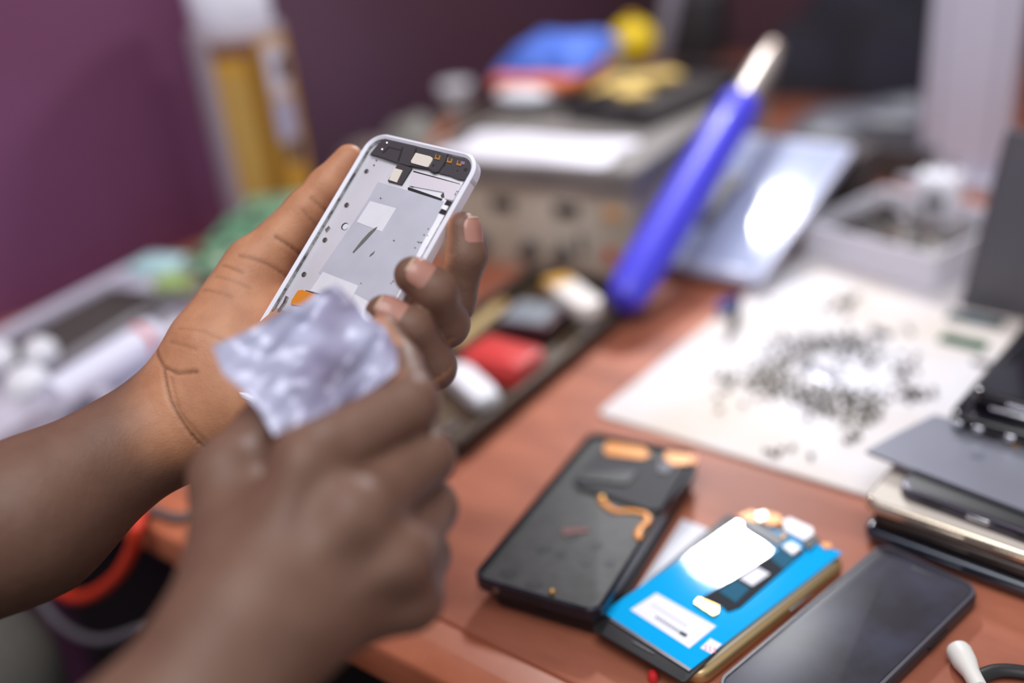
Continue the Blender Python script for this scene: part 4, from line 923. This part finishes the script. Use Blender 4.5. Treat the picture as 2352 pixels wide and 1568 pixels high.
for x, y, z, w_, l_, m, nm, lb, ct in ((365, 610, .052, .05, .035, mat('ice_plastic', (186, 222, 226), .3, coat=.4), 'lid', 'pale cyan plastic lid at the far end of the pale tray', 'lid'), (405, 648, .046, .038, .026, mat('lime_plastic', (168, 190, 120), .4), 'clip', 'lime green plastic clip beside the pale cyan lid', 'clip'), (445, 655, .040, .03, .03, mat('brick_red_plastic', (170, 84, 70), .45), 'clip', 'brick red plastic clip behind the left thumb base', 'clip')):
    p = on(x, y, z); t = thing(nm, lb, ct, T(p[0], p[1], z-.006, .4)); MB().slab(w_, l_, .012, .006, .003).build('body', m, t); MB().slab(w_*.6, l_*.5, .003, .002, .001, Lc(0, 0, .0115)).build('ridge', m, t)
# canister
cc = at(612, 420, 1.14); CR = .0505
zlid = .244
Mc = T(cc[0], cc[1], 0)
t = thing('canister', 'yellow and silver spray canister with white cap by the purple wall', 'canister', Mc)
MB().lathe([(CR*.9, 0), (CR, .004), (CR, zlid-.012), (CR*.985, zlid-.006), (CR*.80, zlid)], None, 48).build('body', mat('can_silver', (178, 168, 176), .35, .3), t)
def wrap(a0, a1, z0, z1, r, m, name, par, th=.0005, n=20):
    Ls = []
    V_, F_ = [], []
    for rr_ in (r, r+th):
        for i in range(n+1):
            a = math.radians(a0+(a1-a0)*i/n)
            for z in (z0, z1): V_.append((rr_*math.cos(a), rr_*math.sin(a), z))
    k = 2*(n+1)
    for i in range(n):
        a = 2*i; F_ += [(a, a+1, a+3, a+2), (k+a, k+a+2, k+a+3, k+a+1), (a, a+2, k+a+2, k+a), (a+1, k+a+1, k+a+3, a+3)]
    F_ += [(0, k, k+1, 1), (2*n, 2*n+1, k+2*n+1, k+2*n)]
    return MB().add(V_, F_).build(name, m, par)
vd = math.degrees(math.atan2(CP[1]-cc[1], CP[0]-cc[0]))     # the side that faces into the room
YL = mat('ochre_label', (196, 146, 48), .45, var=.15, scale=22, rgb2=(180, 138, 62), stretch=(1, 1, 8)); BR_ = mat('brown_band', (140, 98, 26), .5)
lb_ = wrap(vd-34, vd+150, .004, zlid-.014, CR, YL, 'label', t)
wrap(vd+4, vd+24, .006, zlid-.030, CR+.0005, BR_, 'label_band', lb_)
wrap(vd-34, vd+20, zlid-.030, zlid-.0145, CR+.0006, mat('maroon_band', (120, 78, 60), .5), 'label_band', lb_)
WH = mat('label_white', (190, 184, 200), .5); NV = mat('label_navy', (66, 66, 78), .5)
wrap(vd+28, vd+58, zlid-.075, zlid-.022, CR+.0005, WH, 'label_panel', lb_); wrap(vd+44, vd+64, zlid-.060, zlid-.038, CR+.0010, NV, 'label_panel', lb_)
wrap(vd+28, vd+60, zlid-.125, zlid-.080, CR+.0005, mat('label_pale_blue', (160, 160, 190), .5), 'label_panel', lb_); wrap(vd+34, vd+62, zlid-.150, zlid-.128, CR+.0005, NV, 'label_panel', lb_)
CREM = mat('label_cream', (176, 150, 96), .5)
for k in range(12): wrap(vd-26, vd-4+3*(k % 3), zlid-.055-.012*k, zlid-.050-.012*k, CR+.0006, CREM, 'print_line', lb_, .0002)
MB().lathe([(CR*.80, zlid-.001), (CR*.84, zlid+.003), (CR*.84, zlid+.045), (CR*.78, zlid+.05), (CR*.2, zlid+.052)], None, 40).build('cap', mat('cap_white', (226, 226, 238), .35), t)
# behind: cup, copper strip, grey heap
cu = on(1052, 262, .0565)
t = thing('pedestal_box', 'dark brown box left of the station, under the white cup', 'box', T(cu[0], cu[1], 0, .2)); MB().box(.085, .10, .052).build('body', mat('umber_card', (82, 68, 62), .7), t); MB().box(.088, .104, .010, Lc(0, 0, .046)).build('lid', mat('umber_lid', (92, 78, 70), .7), t)
t = thing('cup', 'small white plastic cup on a box left of the station', 'cup', T(cu[0], cu[1], .0565))
MB().lathe([(.015, 0), (.017, .002), (.022, .036), (.023, .037), (.021, .037), (.015, .006), (.002, .005)], None, 32).build('body', WHITE, t); MB().lathe([(.020, .034), (.024, .0345), (.024, .042), (.020, .044), (.002, .045)], None, 32).build('lid', WHITE, t)
s0, s1 = on(985, 345, .062), on(1035, 275, .072)
single(MB().tube([s0, (s0+s1)/2, s1], .009, 10, flat=.3), 'copper_strip', mat('copper_brown', (168, 104, 78), .5), 'copper brown strip leaning left of the beige station', 'strip', Matrix.Identity(4))
gh = on(815, 350, .07)
single(crumple(.12, .085, .075, 41, flat=.8), 'plastic_bag', mat('taupe_bag', (128, 116, 112), .5, alpha=.92), 'taupe plastic bag of parts behind the thumb tip', 'bag', T(-.925, .862, .0003, 0))
gh = on(930, 300, .05)
single(crumple(.09, .065, .085, 44, flat=.8), 'plastic_bag', mat('greygreen_bag', (146, 144, 138), .4), 'grey green bag between the thumb tip and the copper strip', 'bag', T(-.930, .946, .0003, 0))

# ================================================================== CABLES BELOW AND ON THE DESK FRONT
def yplane(x, y, Y):
    d = ray(x, y); return CP+d*((Y-CP[1])/d[1])
single(MB().tube([on(330, 1150, .005), on(322, 1185, .006), yplane(314, 1213, .250), yplane(303, 1262, .248), yplane(272, 1318, .246), yplane(225, 1358, .246), yplane(180, 1372, .246), yplane(140, 1358, .246), yplane(90, 1320, .246)], .0046, 12), 'cable', mat('red_cable', (214, 60, 34), .45), 'bright red cable drooping from the front of the desk', 'cable', Matrix.Identity(4))
single(MB().tube([yplane(70, 1350, .24), yplane(98, 1385, .24), yplane(130, 1425, .24), yplane(178, 1458, .24), yplane(240, 1470, .24), yplane(330, 1440, .245)], .0032, 12), 'cable', mat('grey_cable', (112, 108, 116), .45), 'grey cable hanging below the red cable', 'cable', Matrix.Identity(4))
single(MB().tube([on(300, 1160, .004), on(360, 1176, .004), on(400, 1188, .004), on(450, 1184, .004), on(560, 1150, .004), on(700, 1160, .004), on(860, 1080, .004), on(1000, 1005, .004), on(1052, 975, .004)], .0036, 12), 'cable', mat('dark_grey_cable', (96, 86, 84), .45), 'dark grey cable running across the desk behind the hands', 'cable', Matrix.Identity(4))
